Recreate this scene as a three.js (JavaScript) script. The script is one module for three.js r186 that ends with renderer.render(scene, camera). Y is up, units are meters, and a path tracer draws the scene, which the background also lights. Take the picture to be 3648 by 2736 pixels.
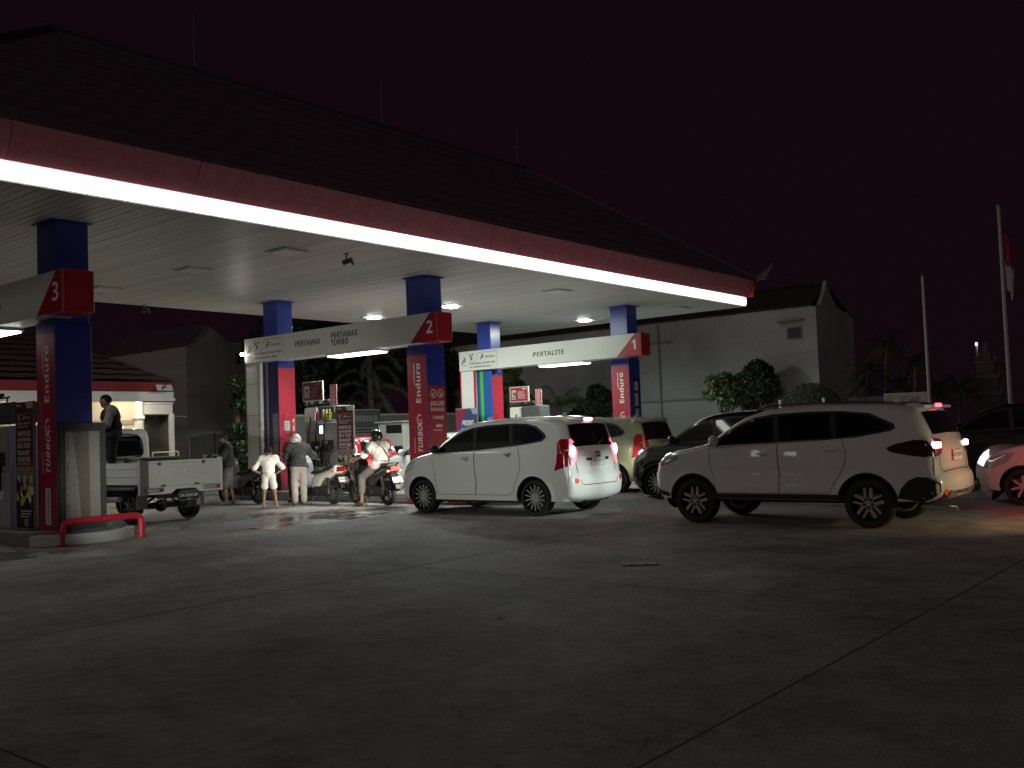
import * as THREE from 'three';
import { mergeGeometries, mergeVertices, toCreasedNormals } from 'three/addons/utils/BufferGeometryUtils.js';
import { RoundedBoxGeometry } from 'three/addons/geometries/RoundedBoxGeometry.js';
import { RectAreaLightUniformsLib } from 'three/addons/lights/RectAreaLightUniformsLib.js';

// ---------------------------------------------------------------- camera, sky, light, exposure
// x runs along the front edge of the canopy, -z runs in under it; the ground is y = 0
const scene = new THREE.Scene();
const camera = new THREE.PerspectiveCamera(42.93, 4 / 3, 0.1, 600);
camera.position.set(0, 1.5, 0);
{
  const yaw = 39.3 * Math.PI / 180, pitch = 2.83 * Math.PI / 180, roll = 2.12 * Math.PI / 180;
  const fwd = new THREE.Vector3(Math.cos(yaw) * Math.cos(pitch), Math.sin(pitch), -Math.sin(yaw) * Math.cos(pitch));
  const right = new THREE.Vector3().crossVectors(fwd, new THREE.Vector3(0, 1, 0)).normalize();
  const up = new THREE.Vector3().crossVectors(right, fwd);
  const r2 = right.clone().multiplyScalar(Math.cos(roll)).addScaledVector(up, -Math.sin(roll));
  const u2 = up.clone().multiplyScalar(Math.cos(roll)).addScaledVector(right, Math.sin(roll));
  camera.quaternion.setFromRotationMatrix(new THREE.Matrix4().makeBasis(r2, u2, fwd.clone().negate()));
}
const renderer = new THREE.WebGLRenderer({ antialias: true });
renderer.toneMapping = THREE.LinearToneMapping;
renderer.toneMappingExposure = 1.8;
renderer.shadowMap.enabled = true;
RectAreaLightUniformsLib.init();
{ // night sky over a town: dark, a little brighter and browner towards the horizon all round
  const w = 64, h = 32, d = new Float32Array(w * h * 4);
  for (let j = 0; j < h; j++) for (let i = 0; i < w; i++) {
    const e = Math.max(0, (j + 0.5) / h * 2 - 1), k = 1 - 0.35 * e, o = (j * w + i) * 4;
    d[o] = 0.0034 * k; d[o + 1] = 0.0013 * k; d[o + 2] = 0.0024 * k; d[o + 3] = 1;
  }
  const t = new THREE.DataTexture(d, w, h, THREE.RGBAFormat, THREE.FloatType);
  t.mapping = THREE.EquirectangularReflectionMapping; t.magFilter = THREE.LinearFilter; t.needsUpdate = true;
  scene.background = t; scene.environment = t;
}
{ // low moon behind the camera
  const m = new THREE.DirectionalLight(0xffeee2, 0.08);
  m.position.set(-60, 22, 12); m.target.position.set(10, 0, -10); m.castShadow = true; m.shadow.radius = 20;
  Object.assign(m.shadow.camera, { left: -50, right: 50, top: 50, bottom: -50, far: 200 });
  m.name = 'moonlight'; scene.add(m);
}

// ---------------------------------------------------------------- helpers
function rng(seed) { let a = seed >>> 0; return () => { a = (a + 0x6d2b79f5) | 0; let t = Math.imul(a ^ (a >>> 15), 1 | a); t = (t + Math.imul(t ^ (t >>> 7), 61 | t)) ^ t; return ((t ^ (t >>> 14)) >>> 0) / 4294967296; }; }
const lin = (r, g, b) => new THREE.Color().setRGB(r, g, b);
const smooth = (a, b, x) => { const t = Math.min(1, Math.max(0, (x - a) / (b - a))); return t * t * (3 - 2 * t); };
const taken = {};
function numbered(n) { const k = taken[n] = (taken[n] ?? -1) + 1; return k ? n + '_' + String(k).padStart(3, '0') : n; }
function M(r, g, b, rough = 0.6, extra = {}) { return new THREE.MeshStandardMaterial({ color: lin(r, g, b), roughness: rough, side: THREE.DoubleSide, ...extra }); }
function PM(r, g, b, rough, extra = {}) { return new THREE.MeshPhysicalMaterial({ color: lin(r, g, b), roughness: rough, side: THREE.DoubleSide, ...extra }); }
function glow(r, g, b, k) { return new THREE.MeshStandardMaterial({ color: lin(0.6, 0.6, 0.6), emissive: lin(r, g, b), emissiveIntensity: k, roughness: 0.4, side: THREE.DoubleSide }); }
function prep(g) {
  if (g.index) g = g.toNonIndexed();
  if (!g.attributes.normal) g.computeVertexNormals();
  if (!g.attributes.uv) g.setAttribute('uv', new THREE.BufferAttribute(new Float32Array(g.attributes.position.count * 2), 2));
  for (const k of Object.keys(g.attributes)) if (!['position', 'normal', 'uv', 'color'].includes(k)) g.deleteAttribute(k);
  g.clearGroups(); return g;
}
function join(list) { list = [].concat(list).map(prep); return list.length === 1 ? list[0] : mergeGeometries(list, false); }
function obj(name, geos, material, parent = scene) {
  const m = new THREE.Mesh(Array.isArray(geos) ? join(geos) : geos, material);
  m.name = parent === scene ? numbered(name) : name; m.castShadow = m.receiveShadow = true; parent.add(m); return m;
}
function tag(o, label, category, group, kind) { if (label) o.userData.label = label; if (category) o.userData.category = category; if (group) o.userData.group = group; if (kind) o.userData.kind = kind; return o; }
function thing(name, label, category, [x, y, z] = [0, 0, 0], turn = 0, group) {
  const o = new THREE.Group(); o.name = numbered(name); o.position.set(x, y, z); o.rotation.y = turn; scene.add(o); return tag(o, label, category, group);
}
function sub(name, parent, [x, y, z] = [0, 0, 0], ry = 0) { const o = new THREE.Group(); o.name = name; o.position.set(x, y, z); o.rotation.y = ry; parent.add(o); return o; }
function struct(name, geos, material) { return tag(obj(name, geos, material), null, null, null, 'structure'); }
function at(g, x = 0, y = 0, z = 0, rx = 0, ry = 0, rz = 0) { if (rx) g.rotateX(rx); if (rz) g.rotateZ(rz); if (ry) g.rotateY(ry); g.translate(x, y, z); return g; }
const bx = (w, h, d, x = 0, y = 0, z = 0, rx = 0, ry = 0, rz = 0) => at(new THREE.BoxGeometry(w, h, d), x, y, z, rx, ry, rz);
const rb = (w, h, d, r, x = 0, y = 0, z = 0, rx = 0, ry = 0, rz = 0) => at(new RoundedBoxGeometry(w, h, d, 2, r), x, y, z, rx, ry, rz);
const b2 = (x0, x1, y0, y1, z0, z1) => bx(x1 - x0, y1 - y0, z1 - z0, (x0 + x1) / 2, (y0 + y1) / 2, (z0 + z1) / 2);
const cyl = (r0, r1, h, x = 0, y = 0, z = 0, rx = 0, ry = 0, rz = 0, seg = 16) => at(new THREE.CylinderGeometry(r1, r0, h, seg), x, y, z, rx, ry, rz);
const ball = (r, x, y, z, sx = 1, sy = 1, sz = 1, seg = 14) => { const g = new THREE.SphereGeometry(r, seg, Math.round(seg * 0.7)); g.scale(sx, sy, sz); g.translate(x, y, z); return g; };
function tube(pts, r, seg = 6, n = 0) { const c = new THREE.CatmullRomCurve3(pts.map((p) => new THREE.Vector3(...p)), false, 'centripetal'); return new THREE.TubeGeometry(c, n || pts.length * 5, r, seg, false); }
function rod(a, b, r0, r1 = r0, seg = 8) {
  const A = new THREE.Vector3(...a), B = new THREE.Vector3(...b), d = B.clone().sub(A), g = new THREE.CylinderGeometry(r1, r0, d.length(), seg);
  g.applyQuaternion(new THREE.Quaternion().setFromUnitVectors(new THREE.Vector3(0, 1, 0), d.normalize())); const c = A.add(B).multiplyScalar(0.5); g.translate(c.x, c.y, c.z); return g;
}
// outline in (z, y) extruded across x, centred on x = 0, with bevel
function slab(pts, w, bevel = 0.01, seg = 2, curve = 8) {
  const s = new THREE.Shape(pts.map((p) => new THREE.Vector2(p[0], p[1])));
  const g = new THREE.ExtrudeGeometry(s, { depth: Math.max(0.001, w - 2 * bevel), bevelEnabled: bevel > 0, bevelSize: bevel, bevelThickness: bevel, bevelOffset: -bevel, bevelSegments: seg, curveSegments: curve });
  g.translate(0, 0, -(w - 2 * bevel) / 2); g.rotateY(-Math.PI / 2); return g; // shape x -> z, extrusion -> x
}
function spline2(pts, n, closed = false) { const c = new THREE.CatmullRomCurve3(pts.map((p) => new THREE.Vector3(p[0], p[1], 0)), closed, 'centripetal'); return c.getSpacedPoints(n).map((v) => [v.x, v.y]).slice(0, closed ? n : n + 1); }
function canvasTex(w, h, draw) { const c = document.createElement('canvas'); c.width = w; c.height = h; draw(c.getContext('2d'), w, h); const t = new THREE.CanvasTexture(c); t.colorSpace = THREE.SRGBColorSpace; t.anisotropy = 8; return t; }
function printMat(w, h, draw, rough = 0.45) { return new THREE.MeshStandardMaterial({ map: canvasTex(w, h, draw), roughness: rough, side: THREE.DoubleSide }); }
// noise textures, tiling: value noise of several octaves
function noiseField(n, seed, octs) {
  const R = rng(seed), out = new Float32Array(n * n);
  for (const [cells, amp] of octs) {
    const g = new Float32Array(cells * cells).map(() => R() * 2 - 1);
    for (let j = 0; j < n; j++) for (let i = 0; i < n; i++) {
      const x = i / n * cells, y = j / n * cells, x0 = Math.floor(x), y0 = Math.floor(y), fx = x - x0, fy = y - y0, sx = fx * fx * (3 - 2 * fx), sy = fy * fy * (3 - 2 * fy);
      const G = (a, b) => g[(b % cells) * cells + (a % cells)];
      out[j * n + i] += amp * ((G(x0, y0) * (1 - sx) + G(x0 + 1, y0) * sx) * (1 - sy) + (G(x0, y0 + 1) * (1 - sx) + G(x0 + 1, y0 + 1) * sx) * sy);
    }
  }
  return out;
}
function fieldTex(n, f, color, reps) {
  const d = new Uint8Array(n * n * 4);
  for (let i = 0; i < n * n; i++) { const c = color(f[i], i); d[4 * i] = c[0]; d[4 * i + 1] = c[1]; d[4 * i + 2] = c[2]; d[4 * i + 3] = 255; }
  const t = new THREE.DataTexture(d, n, n); t.wrapS = t.wrapT = THREE.RepeatWrapping; t.magFilter = THREE.LinearFilter; t.repeat.set(reps, reps); t.needsUpdate = true; return t;
}
const byte = (v) => Math.max(0, Math.min(255, Math.round(v)));
function worldUV(g, axis = 'xz') { const p = g.attributes.position, u = new Float32Array(p.count * 2); for (let i = 0; i < p.count; i++) { u[2 * i] = axis[0] === 'x' ? p.getX(i) : p.getZ(i); u[2 * i + 1] = axis[1] === 'z' ? p.getZ(i) : p.getY(i); } g.setAttribute('uv', new THREE.BufferAttribute(u, 2)); return g; }
// a thin printed panel; face '-x' is read from the -x side, '+z' from the +z side
function panel(name, w, h, material, parent, x, y, z, face = '+z', t = 0.006) {
  const g = new THREE.BoxGeometry(w, h, t); if (face === '-x') g.rotateY(-Math.PI / 2); if (face === '+x') g.rotateY(Math.PI / 2); g.translate(x, y, z); return obj(name, g, material, parent);
}
function areaLight(w, h, color, k, pos, look) { const l = new THREE.RectAreaLight(color, k, w, h); l.position.set(...pos); l.lookAt(...look); l.name = 'lamp_light'; scene.add(l); return l; }

// ---------------------------------------------------------------- materials
const FLOORN = noiseField(512, 3, [[4, 0.5], [9, 0.45], [23, 0.4], [64, 0.35], [160, 0.3], [300, 0.3]]);
const FLOORS = noiseField(512, 8, [[3, 0.8], [7, 0.5], [19, 0.35], [50, 0.3]]);
// oil drips, tyre scuffs and hairline cracks in the slabs
const STAIN = (() => { const n = 512, a = new Float32Array(n * n), R = rng(404), dab = (x, y, r, v) => { for (let j = -Math.ceil(r); j <= r; j++) for (let i = -Math.ceil(r); i <= r; i++) { const d = Math.hypot(i, j) / r; if (d < 1) { const k = (((y | 0) + j + n) % n) * n + (((x | 0) + i + n) % n); a[k] = Math.max(a[k], v * (1 - d * d)); } } };
  for (let k = 0; k < 150; k++) dab(R() * n, R() * n, 1 + R() * R() * 7, 6 + R() * 22);
  for (let k = 0; k < 7; k++) { let x = R() * n, y = R() * n, t = R() * 6.28; for (let s = 0; s < 260; s++) { dab(x, y, 1.2, 20); t += (R() - 0.5) * 0.5; x = (x + Math.cos(t) + n) % n; y = (y + Math.sin(t) + n) % n; } }
  for (let k = 0; k < 5; k++) { let x = R() * n, y = R() * n, t = 1.57 + (R() - 0.5) * 0.5; for (let s = 0; s < 300; s++) { if (R() < 0.7) dab(x + (R() - 0.5) * 12, y, 2 + R() * 3, 4 + R() * 6); t += 0.002; x = (x + Math.cos(t) * 1.5 + n) % n; y = (y + Math.sin(t) * 1.5 + n) % n; } } return a; })();
const slabMaps = [0, 1, 2].map((k) => fieldTex(512, FLOORN, (v, i) => { const s = FLOORS[(i + k * 70000) % 262144], st = FLOORS[(i * 3 + k * 9000) % 262144], a = 75 + v * 33 + s * 16 + (k - 1) * 4 - smooth(0.75, 0.95, st) * 16 - STAIN[(i + k * 91234) % 262144]; return [byte(a * 1.03), byte(a * 0.965), byte(a * 0.955)]; }, 0.17));
const slabRough = fieldTex(512, FLOORS, (v) => { const a = byte(200 - smooth(0.5, 1.1, v) * 90); return [a, a, a]; }, 0.1);
const slabBump = fieldTex(512, noiseField(512, 11, [[40, 0.4], [120, 0.6], [256, 0.7]]), (v) => { const a = byte(128 + v * 70); return [a, a, a]; }, 0.6);
const slabMat = slabMaps.map((t) => new THREE.MeshStandardMaterial({ map: t, roughness: 0.95, roughnessMap: slabRough, bumpMap: slabBump, bumpScale: 0.006 }));
const padMap = fieldTex(512, FLOORN, (v, i) => { const s = FLOORS[i], a = 62 + v * 17 + s * 16; return [byte(a), byte(a * 0.97), byte(a * 0.94)]; }, 0.13);
const padRough = fieldTex(512, FLOORS, (v) => { const a = byte(150 - smooth(-0.15, 0.7, v) * 125); return [a, a, a]; }, 0.16);
const padMat = new THREE.MeshStandardMaterial({ map: padMap, roughness: 0.9, roughnessMap: padRough, bumpMap: slabBump, bumpScale: 0.003 });
const farMat = new THREE.MeshStandardMaterial({ map: fieldTex(512, FLOORN, (v) => { const a = 70 + v * 30; return [byte(a), byte(a), byte(a * 0.9)]; }, 0.11), roughness: 0.95 });
const jointMat = M(0.05, 0.048, 0.046, 0.95);
const wallTex = fieldTex(512, FLOORS, (v, i) => { const a = 116 + v * 12 + FLOORN[i] * 9; return [byte(a), byte(a * 0.99), byte(a * 0.95)]; }, 0.12);
const plaster = new THREE.MeshStandardMaterial({ map: wallTex, roughness: 0.9, side: THREE.DoubleSide });
const MAT = {
  white: M(0.74, 0.74, 0.72, 0.45), whiteGloss: M(0.78, 0.78, 0.77, 0.25), cream: M(0.62, 0.59, 0.5, 0.8), ceil: M(0.7, 0.7, 0.67, 0.5), ceilGap: M(0.2, 0.2, 0.19, 0.8),
  red: M(0.52, 0.022, 0.04, 0.38), fascia: M(0.34, 0.05, 0.06, 0.5), blue: M(0.038, 0.062, 0.4, 0.3), darkBlue: M(0.02, 0.025, 0.1, 0.5), green: M(0.08, 0.5, 0.04, 0.4),
  black: M(0.018, 0.018, 0.018, 0.5), rubber: M(0.022, 0.022, 0.022, 0.85), grey: M(0.25, 0.25, 0.25, 0.5), darkGrey: M(0.07, 0.07, 0.07, 0.6), metal: M(0.55, 0.55, 0.55, 0.35, { metalness: 0.9 }),
  chrome: M(0.75, 0.75, 0.75, 0.14, { metalness: 1 }), tile: M(0.14, 0.1, 0.125, 0.85), concrete: M(0.3, 0.29, 0.27, 0.9), glass: PM(0.008, 0.008, 0.009, 0.05, { clearcoat: 1, clearcoatRoughness: 0.02 }),
  skin: M(0.25, 0.155, 0.11, 0.7), hair: M(0.006, 0.005, 0.005, 0.95), plateWhite: M(0.7, 0.7, 0.7, 0.5), lampOff: M(0.75, 0.75, 0.72, 0.4), wood: M(0.2, 0.12, 0.06, 0.7),
};

// ---------------------------------------------------------------- ground
{
  const g = new THREE.PlaneGeometry(400, 400); g.rotateX(-Math.PI / 2); g.translate(20, -0.06, -20); worldUV(g);
  struct('ground', g, farMat);
  const gp = bx(38, 0.05, 24.5, 11, -0.027, -1.65); worldUV(gp);
  const apron = struct('apron_bed', gp, jointMat); // dark bed that shows in the joints between the slabs
  const R = rng(5), xs = [-8, -3.6, 2.2, 8, 12.1, 16.2, 20.3, 24.4, 30], zs = [-13.9, -8.1, -2.4, 3.3, 10.6];
  for (let i = 0; i < xs.length - 1; i++) for (let j = 0; j < zs.length - 1; j++) {
    const w = xs[i + 1] - xs[i], d = zs[j + 1] - zs[j], e = 0.0035 + R() * 0.002;
    const s = new THREE.Shape(), n = 14, pts = []; // slab with slightly chipped edges
    const wob = () => (R() - 0.5) * 0.005 - (R() > 0.9 ? 0.012 * R() : 0);
    for (let k = 0; k < n; k++) pts.push([k / n * w, wob() + e]); for (let k = 0; k < n; k++) pts.push([w - e - wob(), k / n * d]);
    for (let k = 0; k < n; k++) pts.push([w - k / n * w, d - e - wob()]); for (let k = 0; k < n; k++) pts.push([e + wob(), d - k / n * d]);
    pts.forEach(([x, y], k) => { x = Math.min(Math.max(x, e), w - e); y = Math.min(Math.max(y, e), d - e); k ? s.lineTo(x, y) : s.moveTo(x, y); });
    const t = 0.012, gg = new THREE.ExtrudeGeometry(s, { depth: t - 0.004, bevelEnabled: true, bevelSize: 0.006, bevelThickness: 0.004, bevelSegments: 1, bevelOffset: -0.006 });
    gg.rotateX(Math.PI / 2); gg.translate(xs[i], -0.0015 + (R() - 0.5) * 0.003 - 0.003, zs[j]); gg.translate(0, 0, 0);
    obj('concrete_slab', worldUV(gg), slabMat[Math.floor(R() * 3)], apron);
  }
  const pad = bx(52, 0.04, 21, 12, -0.029, -24.4); worldUV(pad); struct('forecourt_pavement', pad, padMat);
}

// ---------------------------------------------------------------- canopy
const CX0 = 4.0, CX1 = 28.43, CZ0 = -13.65, CZ1 = -23.6, CY = 5.2;
{
  const c = thing('canopy', 'large forecourt canopy with red fascia, white light strip and tiled hip roof', 'canopy');
  const plank = rb(0.15, 0.014, CZ0 - CZ1 - 0.06, 0.003, 0, 0, 0), n = Math.floor((CX1 - CX0 - 0.05) / 0.16);
  const ceilMats = [0.68, 0.71, 0.66].map((v) => M(v, v, v * 0.955, 0.42));
  const R = rng(77);
  for (let i = 0; i < n; i++) { const m = obj('ceiling_plank', plank, ceilMats[Math.floor(R() * 3)], c); m.position.set(CX0 + 0.1 + i * 0.16, CY + (R() - 0.5) * 0.006, (CZ0 + CZ1) / 2); m.rotation.z = (R() - 0.5) * 0.02; }
  obj('ceiling_backing', b2(CX0 + 0.01, CX1 - 0.01, CY + 0.02, CY + 0.05, CZ1 + 0.01, CZ0 - 0.02), MAT.ceilGap, c);
  obj('edge_trim', [b2(CX0, CX1, CY - 0.012, CY + 0.05, CZ1 - 0.05, CZ1), b2(CX1, CX1 + 0.05, CY - 0.012, CY + 0.05, CZ1 - 0.05, CZ0 - 0.05), b2(CX0 - 0.05, CX0, CY - 0.012, CY + 0.05, CZ1 - 0.05, CZ0 - 0.05)], MAT.white, c);
  // fascia: leans outward towards its top, sheet by sheet
  const fprof = (x0, x1) => { const g = slab([[CZ0 - 0.02, 5.475], [CZ0 + 0.03, 5.475], [CZ0 + 0.26, 5.97], [CZ0 + 0.21, 5.98]], x1 - x0, 0.004, 1); g.translate((x0 + x1) / 2, 0, 0); return g; };
  const fx = [CX0 - 0.3, 5.9, 8.8, 12.4, 16.0, 19.6, 23.2, 26.0, CX1 + 0.16];
  const fMats = [0, 1, 2].map((k) => new THREE.MeshStandardMaterial({ map: fieldTex(256, noiseField(256, 40 + k, [[5, 0.5], [13, 0.4], [40, 0.35]]), (v) => [byte(152 + v * 18 + k * 4), byte(48 + v * 15), byte(58 + v * 15)], 1), roughness: 0.5, side: THREE.DoubleSide }));
  for (let i = 0; i < fx.length - 1; i++) { const g = fprof(fx[i] + 0.006, fx[i + 1] - 0.006); g.translate(0, (R() - 0.5) * 0.012, (R() - 0.5) * 0.012); worldUV(g, 'xy'); obj('fascia_sheet', g, fMats[i % 3], c); }
  // side and rear fascia
  const sideF = slab([[0, 5.475], [0.05, 5.475], [0.28, 5.97], [0.23, 5.98]], CZ0 - CZ1 + 0.5, 0.004, 1); // runs across x, turned to run along z
  const s1 = sideF.clone(); s1.rotateY(Math.PI / 2); s1.translate(CX1 + 0.06, 0, (CZ0 + CZ1) / 2); obj('side_fascia', s1, MAT.fascia, c);
  const s2 = sideF.clone(); s2.rotateY(-Math.PI / 2); s2.translate(CX0 - 0.06, 0, (CZ0 + CZ1) / 2); obj('side_fascia', s2, MAT.fascia, c);
  const s3 = slab([[0, 5.25], [0.05, 5.25], [0.28, 5.97], [0.23, 5.98]], CX1 - CX0 + 0.5, 0.004, 1); s3.rotateY(Math.PI); s3.translate((CX0 + CX1) / 2, 0, CZ1 - 0.06); obj('rear_fascia', s3, MAT.fascia, c);
  // light strip: translucent white boxes with a rounded belly
  const lx = [CX0 - 0.05, 7.93, 12.4, 16.9, 21.4, 25.0, CX1 + 0.02], stripGlow = glow(1, 0.995, 0.98, 1.2);
  for (let i = 0; i < lx.length - 1; i++) {
    const w = lx[i + 1] - lx[i] - 0.012, g = slab([[CZ0 - 0.01, 5.47], [CZ0 + 0.02, 5.47], [CZ0 + 0.04, 5.42], [CZ0 + 0.042, 5.36], [CZ0 + 0.035, 5.28], [CZ0 + 0.02, 5.22], [CZ0 + 0.0, 5.205], [CZ0 - 0.015, 5.21]], w, 0.004, 1); g.translate((lx[i] + lx[i + 1]) / 2, 0, 0);
    obj('light_panel', g, stripGlow, c);
  }
  const n2 = 3; for (let i = 0; i < n2; i++) { const w = (CX1 - CX0) / n2, x = CX0 + w * (i + 0.5); areaLight(w, 0.24, 0xf6fff6, 1.3, [x, 5.31, CZ0 + 0.07], [x, 5.31 - 0.12, CZ0 + 1]); }
  // hip roof: courses of wavy tiles, each course one piece
  const ridgeY = 9.64, rz = -18.5, eave = 5.99, e0 = CZ0 + 0.34, e1 = CZ1 - 0.34, ex0 = CX0 - 0.34, ex1 = CX1 + 0.34, run = e0 - rz, N = 26;
  const course = (a, b, ta, tb, out, len) => { // from (a) at fraction ta of slope to (b) at tb; coordinates along the eave
    const seg = Math.max(4, Math.round(len / 0.11)), P = [], I = [];
    for (let i = 0; i <= seg; i++) for (let k = 0; k < 3; k++) {
      const t = k === 0 ? ta : tb, lo = k === 0 ? a : b, f = i / seg, s = lo[0] + (lo[1] - lo[0]) * f;
      const wave = 0.022 * Math.abs(Math.sin(s * Math.PI / 0.22)) + (k === 0 ? 0.035 : k === 1 ? 0.0 : -0.03);
      P.push(...out(s, t, wave));
    }
    for (let i = 0; i < seg; i++) { const q = i * 3; I.push(q, q + 3, q + 1, q + 1, q + 3, q + 4); }
    for (let i = 0; i < seg; i++) { const q = i * 3; void q; }
    // front lip of the course
    const L = P.length / 3; for (let i = 0; i <= seg; i++) { const s = a[0] + (a[1] - a[0]) * i / seg; P.push(...out(s, ta, -0.01)); }
    for (let i = 0; i < seg; i++) I.push(i * 3, L + i, i * 3 + 3, i * 3 + 3, L + i, L + i + 1);
    const g = new THREE.BufferGeometry(); g.setAttribute('position', new THREE.Float32BufferAttribute(P, 3)); g.setIndex(I); g.computeVertexNormals(); return g;
  };
  const tileMats = [0.155, 0.18, 0.135].map((v) => M(v * 1.05, v * 0.78, v * 0.98, 0.75));
  for (let i = 0; i < N; i++) {
    const ta = i / N, tb = (i + 1) / N, y = (t) => eave + (ridgeY - eave) * t;
    const fr = (t) => [ex0 + run * t, ex1 - run * t];
    obj('tile_course', course(fr(ta), fr(tb), ta, tb, (s, t, w) => [s, y(t) + w, e0 - run * t], fr(ta)[1] - fr(ta)[0]), tileMats[i % 3], c);
    const sd = (t) => [e1 + run * t, e0 - run * t];
    obj('tile_course', course(sd(ta), sd(tb), ta, tb, (s, t, w) => [ex1 - run * t, y(t) + w, s], 10.6 * (1 - ta)), tileMats[(i + 1) % 3], c);
    obj('tile_course', course(sd(ta), sd(tb), ta, tb, (s, t, w) => [ex0 + run * t, y(t) + w, s], 10.6 * (1 - ta)), tileMats[(i + 1) % 3], c);
  }
  { const g = new THREE.BufferGeometry(); g.setAttribute('position', new THREE.Float32BufferAttribute([ex0, eave, e1, ex1, eave, e1, ex1 - run, ridgeY, rz, ex0 + run, ridgeY, rz], 3)); g.setIndex([0, 2, 1, 0, 3, 2]); g.computeVertexNormals(); obj('rear_roof_slope', g, MAT.tile, c); }
  obj('ridge_cap', [rod([ex0 + run - 0.1, ridgeY + 0.02, rz], [ex1 - run + 0.1, ridgeY + 0.02, rz], 0.11), rod([ex1, eave + 0.05, e0], [ex1 - run, ridgeY + 0.02, rz], 0.09), rod([ex0, eave + 0.05, e0], [ex0 + run, ridgeY + 0.02, rz], 0.09), rod([ex1, eave + 0.05, e1], [ex1 - run, ridgeY + 0.02, rz], 0.09)], MAT.tile, c);
  { const g = slab([[0, 0], [0.35, 0.02], [0.5, 0.28], [0.62, 0.55], [0.38, 0.32], [0.1, 0.16], [-0.1, 0.14]], 0.14, 0.02); g.rotateY(Math.PI / 4); g.translate(ex1 - 0.1, eave + 0.02, e0 - 0.1); obj('corner_finial', g, MAT.tile, c); }
  for (const [x, h] of [[12.03, 1.25], [17.61, 1.2], [23.28, 1.15]]) tag(obj('lightning_rod', [cyl(0.013, 0.006, h, x, ridgeY + 0.08 + h / 2, rz), cyl(0.05, 0.03, 0.1, x, ridgeY + 0.1, rz)], MAT.grey), 'thin lightning rod standing on the ridge of the canopy roof', 'rod', 'lightning rods on the canopy ridge');
}
// recessed ceiling lamps: three of them burn
{
  const spots = [[11.87, -15.25, 0, 'unlit ceiling lamp between beams three and two, by the light strip'], [11.64, -18.11, 0, 'unlit ceiling lamp midway between beams three and two'], [11.49, -21.53, 0, 'unlit ceiling lamp by the rear edge above the pickup'], [20.66, -15.25, 0, 'unlit ceiling lamp between beams two and one, by the light strip'], [20.52, -18.96, 1, 'burning ceiling lamp beside the column of beam two'], [20.41, -22.07, 1, 'burning ceiling lamp over the top edge of beam two'], [26.81, -15.15, 0, 'unlit ceiling lamp beyond beam one, by the light strip'], [26.92, -18.78, 1, 'burning ceiling lamp beside the column of beam one'], [26.67, -21.78, 0, 'unlit ceiling lamp by the rear column of beam one']];
  const lit = glow(1, 0.98, 0.93, 14);
  for (const [x, z, on, lb] of spots) {
    const t = thing('ceiling_lamp', lb, 'lamp', [x, CY, z]);
    obj('frame', [b2(-0.31, 0.31, -0.022, -0.008, 0.26, 0.31), b2(-0.31, 0.31, -0.022, -0.008, -0.31, -0.26), b2(-0.31, -0.26, -0.022, -0.008, -0.26, 0.26), b2(0.26, 0.31, -0.022, -0.008, -0.26, 0.26)], M(0.38, 0.38, 0.37, 0.5), t);
    if (on) {
      obj('reflector', b2(-0.258, 0.258, -0.016, -0.009, -0.258, 0.258), M(0.8, 0.8, 0.78, 0.3), t);
      obj('lamp_lens', [rb(0.36, 0.05, 0.30, 0.02, 0, -0.043, 0)], lit, t);
      areaLight(0.34, 0.28, 0xf2fff2, 390, [x, CY - 0.075, z], [x, 0, z + 0.001]);
    } else obj('diffuser', rb(0.5, 0.04, 0.5, 0.012, 0, -0.032, 0), M(0.85, 0.85, 0.82, 0.3), t);
  }
}
for (const [x, z, l] of [[12.95, -14.75, 'small security camera hanging from the ceiling behind the light strip'], [13.6, -23.45, 'small security camera hanging from the rear edge of the canopy']]) {
  const t = thing('security_camera', l, 'camera', [x, CY, z], 0.5);
  obj('bracket', [cyl(0.05, 0.05, 0.02, 0, -0.02, 0), cyl(0.018, 0.018, 0.12, 0, -0.08, 0)], MAT.grey, t);
  obj('housing', [cyl(0.05, 0.05, 0.2, 0, -0.17, 0.02, 1.3), cyl(0.052, 0.06, 0.03, 0, -0.2, 0.12, 1.3)], MAT.darkGrey, t);
}

// ---------------------------------------------------------------- lettering
const F = (px, bold = true) => `${bold ? 'bold ' : ''}${px}px sans-serif`;
function fitText(c, s, x, y, w, px, bold = true) { c.font = F(px, bold); const m = c.measureText(s).width; c.save(); c.translate(x, y); c.scale(w / m, 1); c.fillText(s, 0, 0); c.restore(); }
function chevronMark(c, x, y, s, cols = ['#333', '#555', '#444']) { // two folded bars that make the company's mark
  c.fillStyle = cols[0]; c.beginPath(); c.moveTo(x, y + s); c.lineTo(x + s * 0.32, y + s * 0.35); c.lineTo(x + s * 0.52, y + s * 0.35); c.lineTo(x + s * 0.26, y + s); c.fill();
  c.fillStyle = cols[1]; c.beginPath(); c.moveTo(x + s * 0.34, y); c.lineTo(x + s * 0.62, y); c.lineTo(x + s * 0.86, y + s * 0.32); c.lineTo(x + s * 0.56, y + s * 0.32); c.fill();
  c.fillStyle = cols[2]; c.beginPath(); c.moveTo(x + s * 0.6, y + s * 0.38); c.lineTo(x + s * 0.88, y + s * 0.38); c.lineTo(x + s * 0.72, y + s * 0.72); c.lineTo(x + s * 0.46, y + s * 0.72); c.fill();
}
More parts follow.
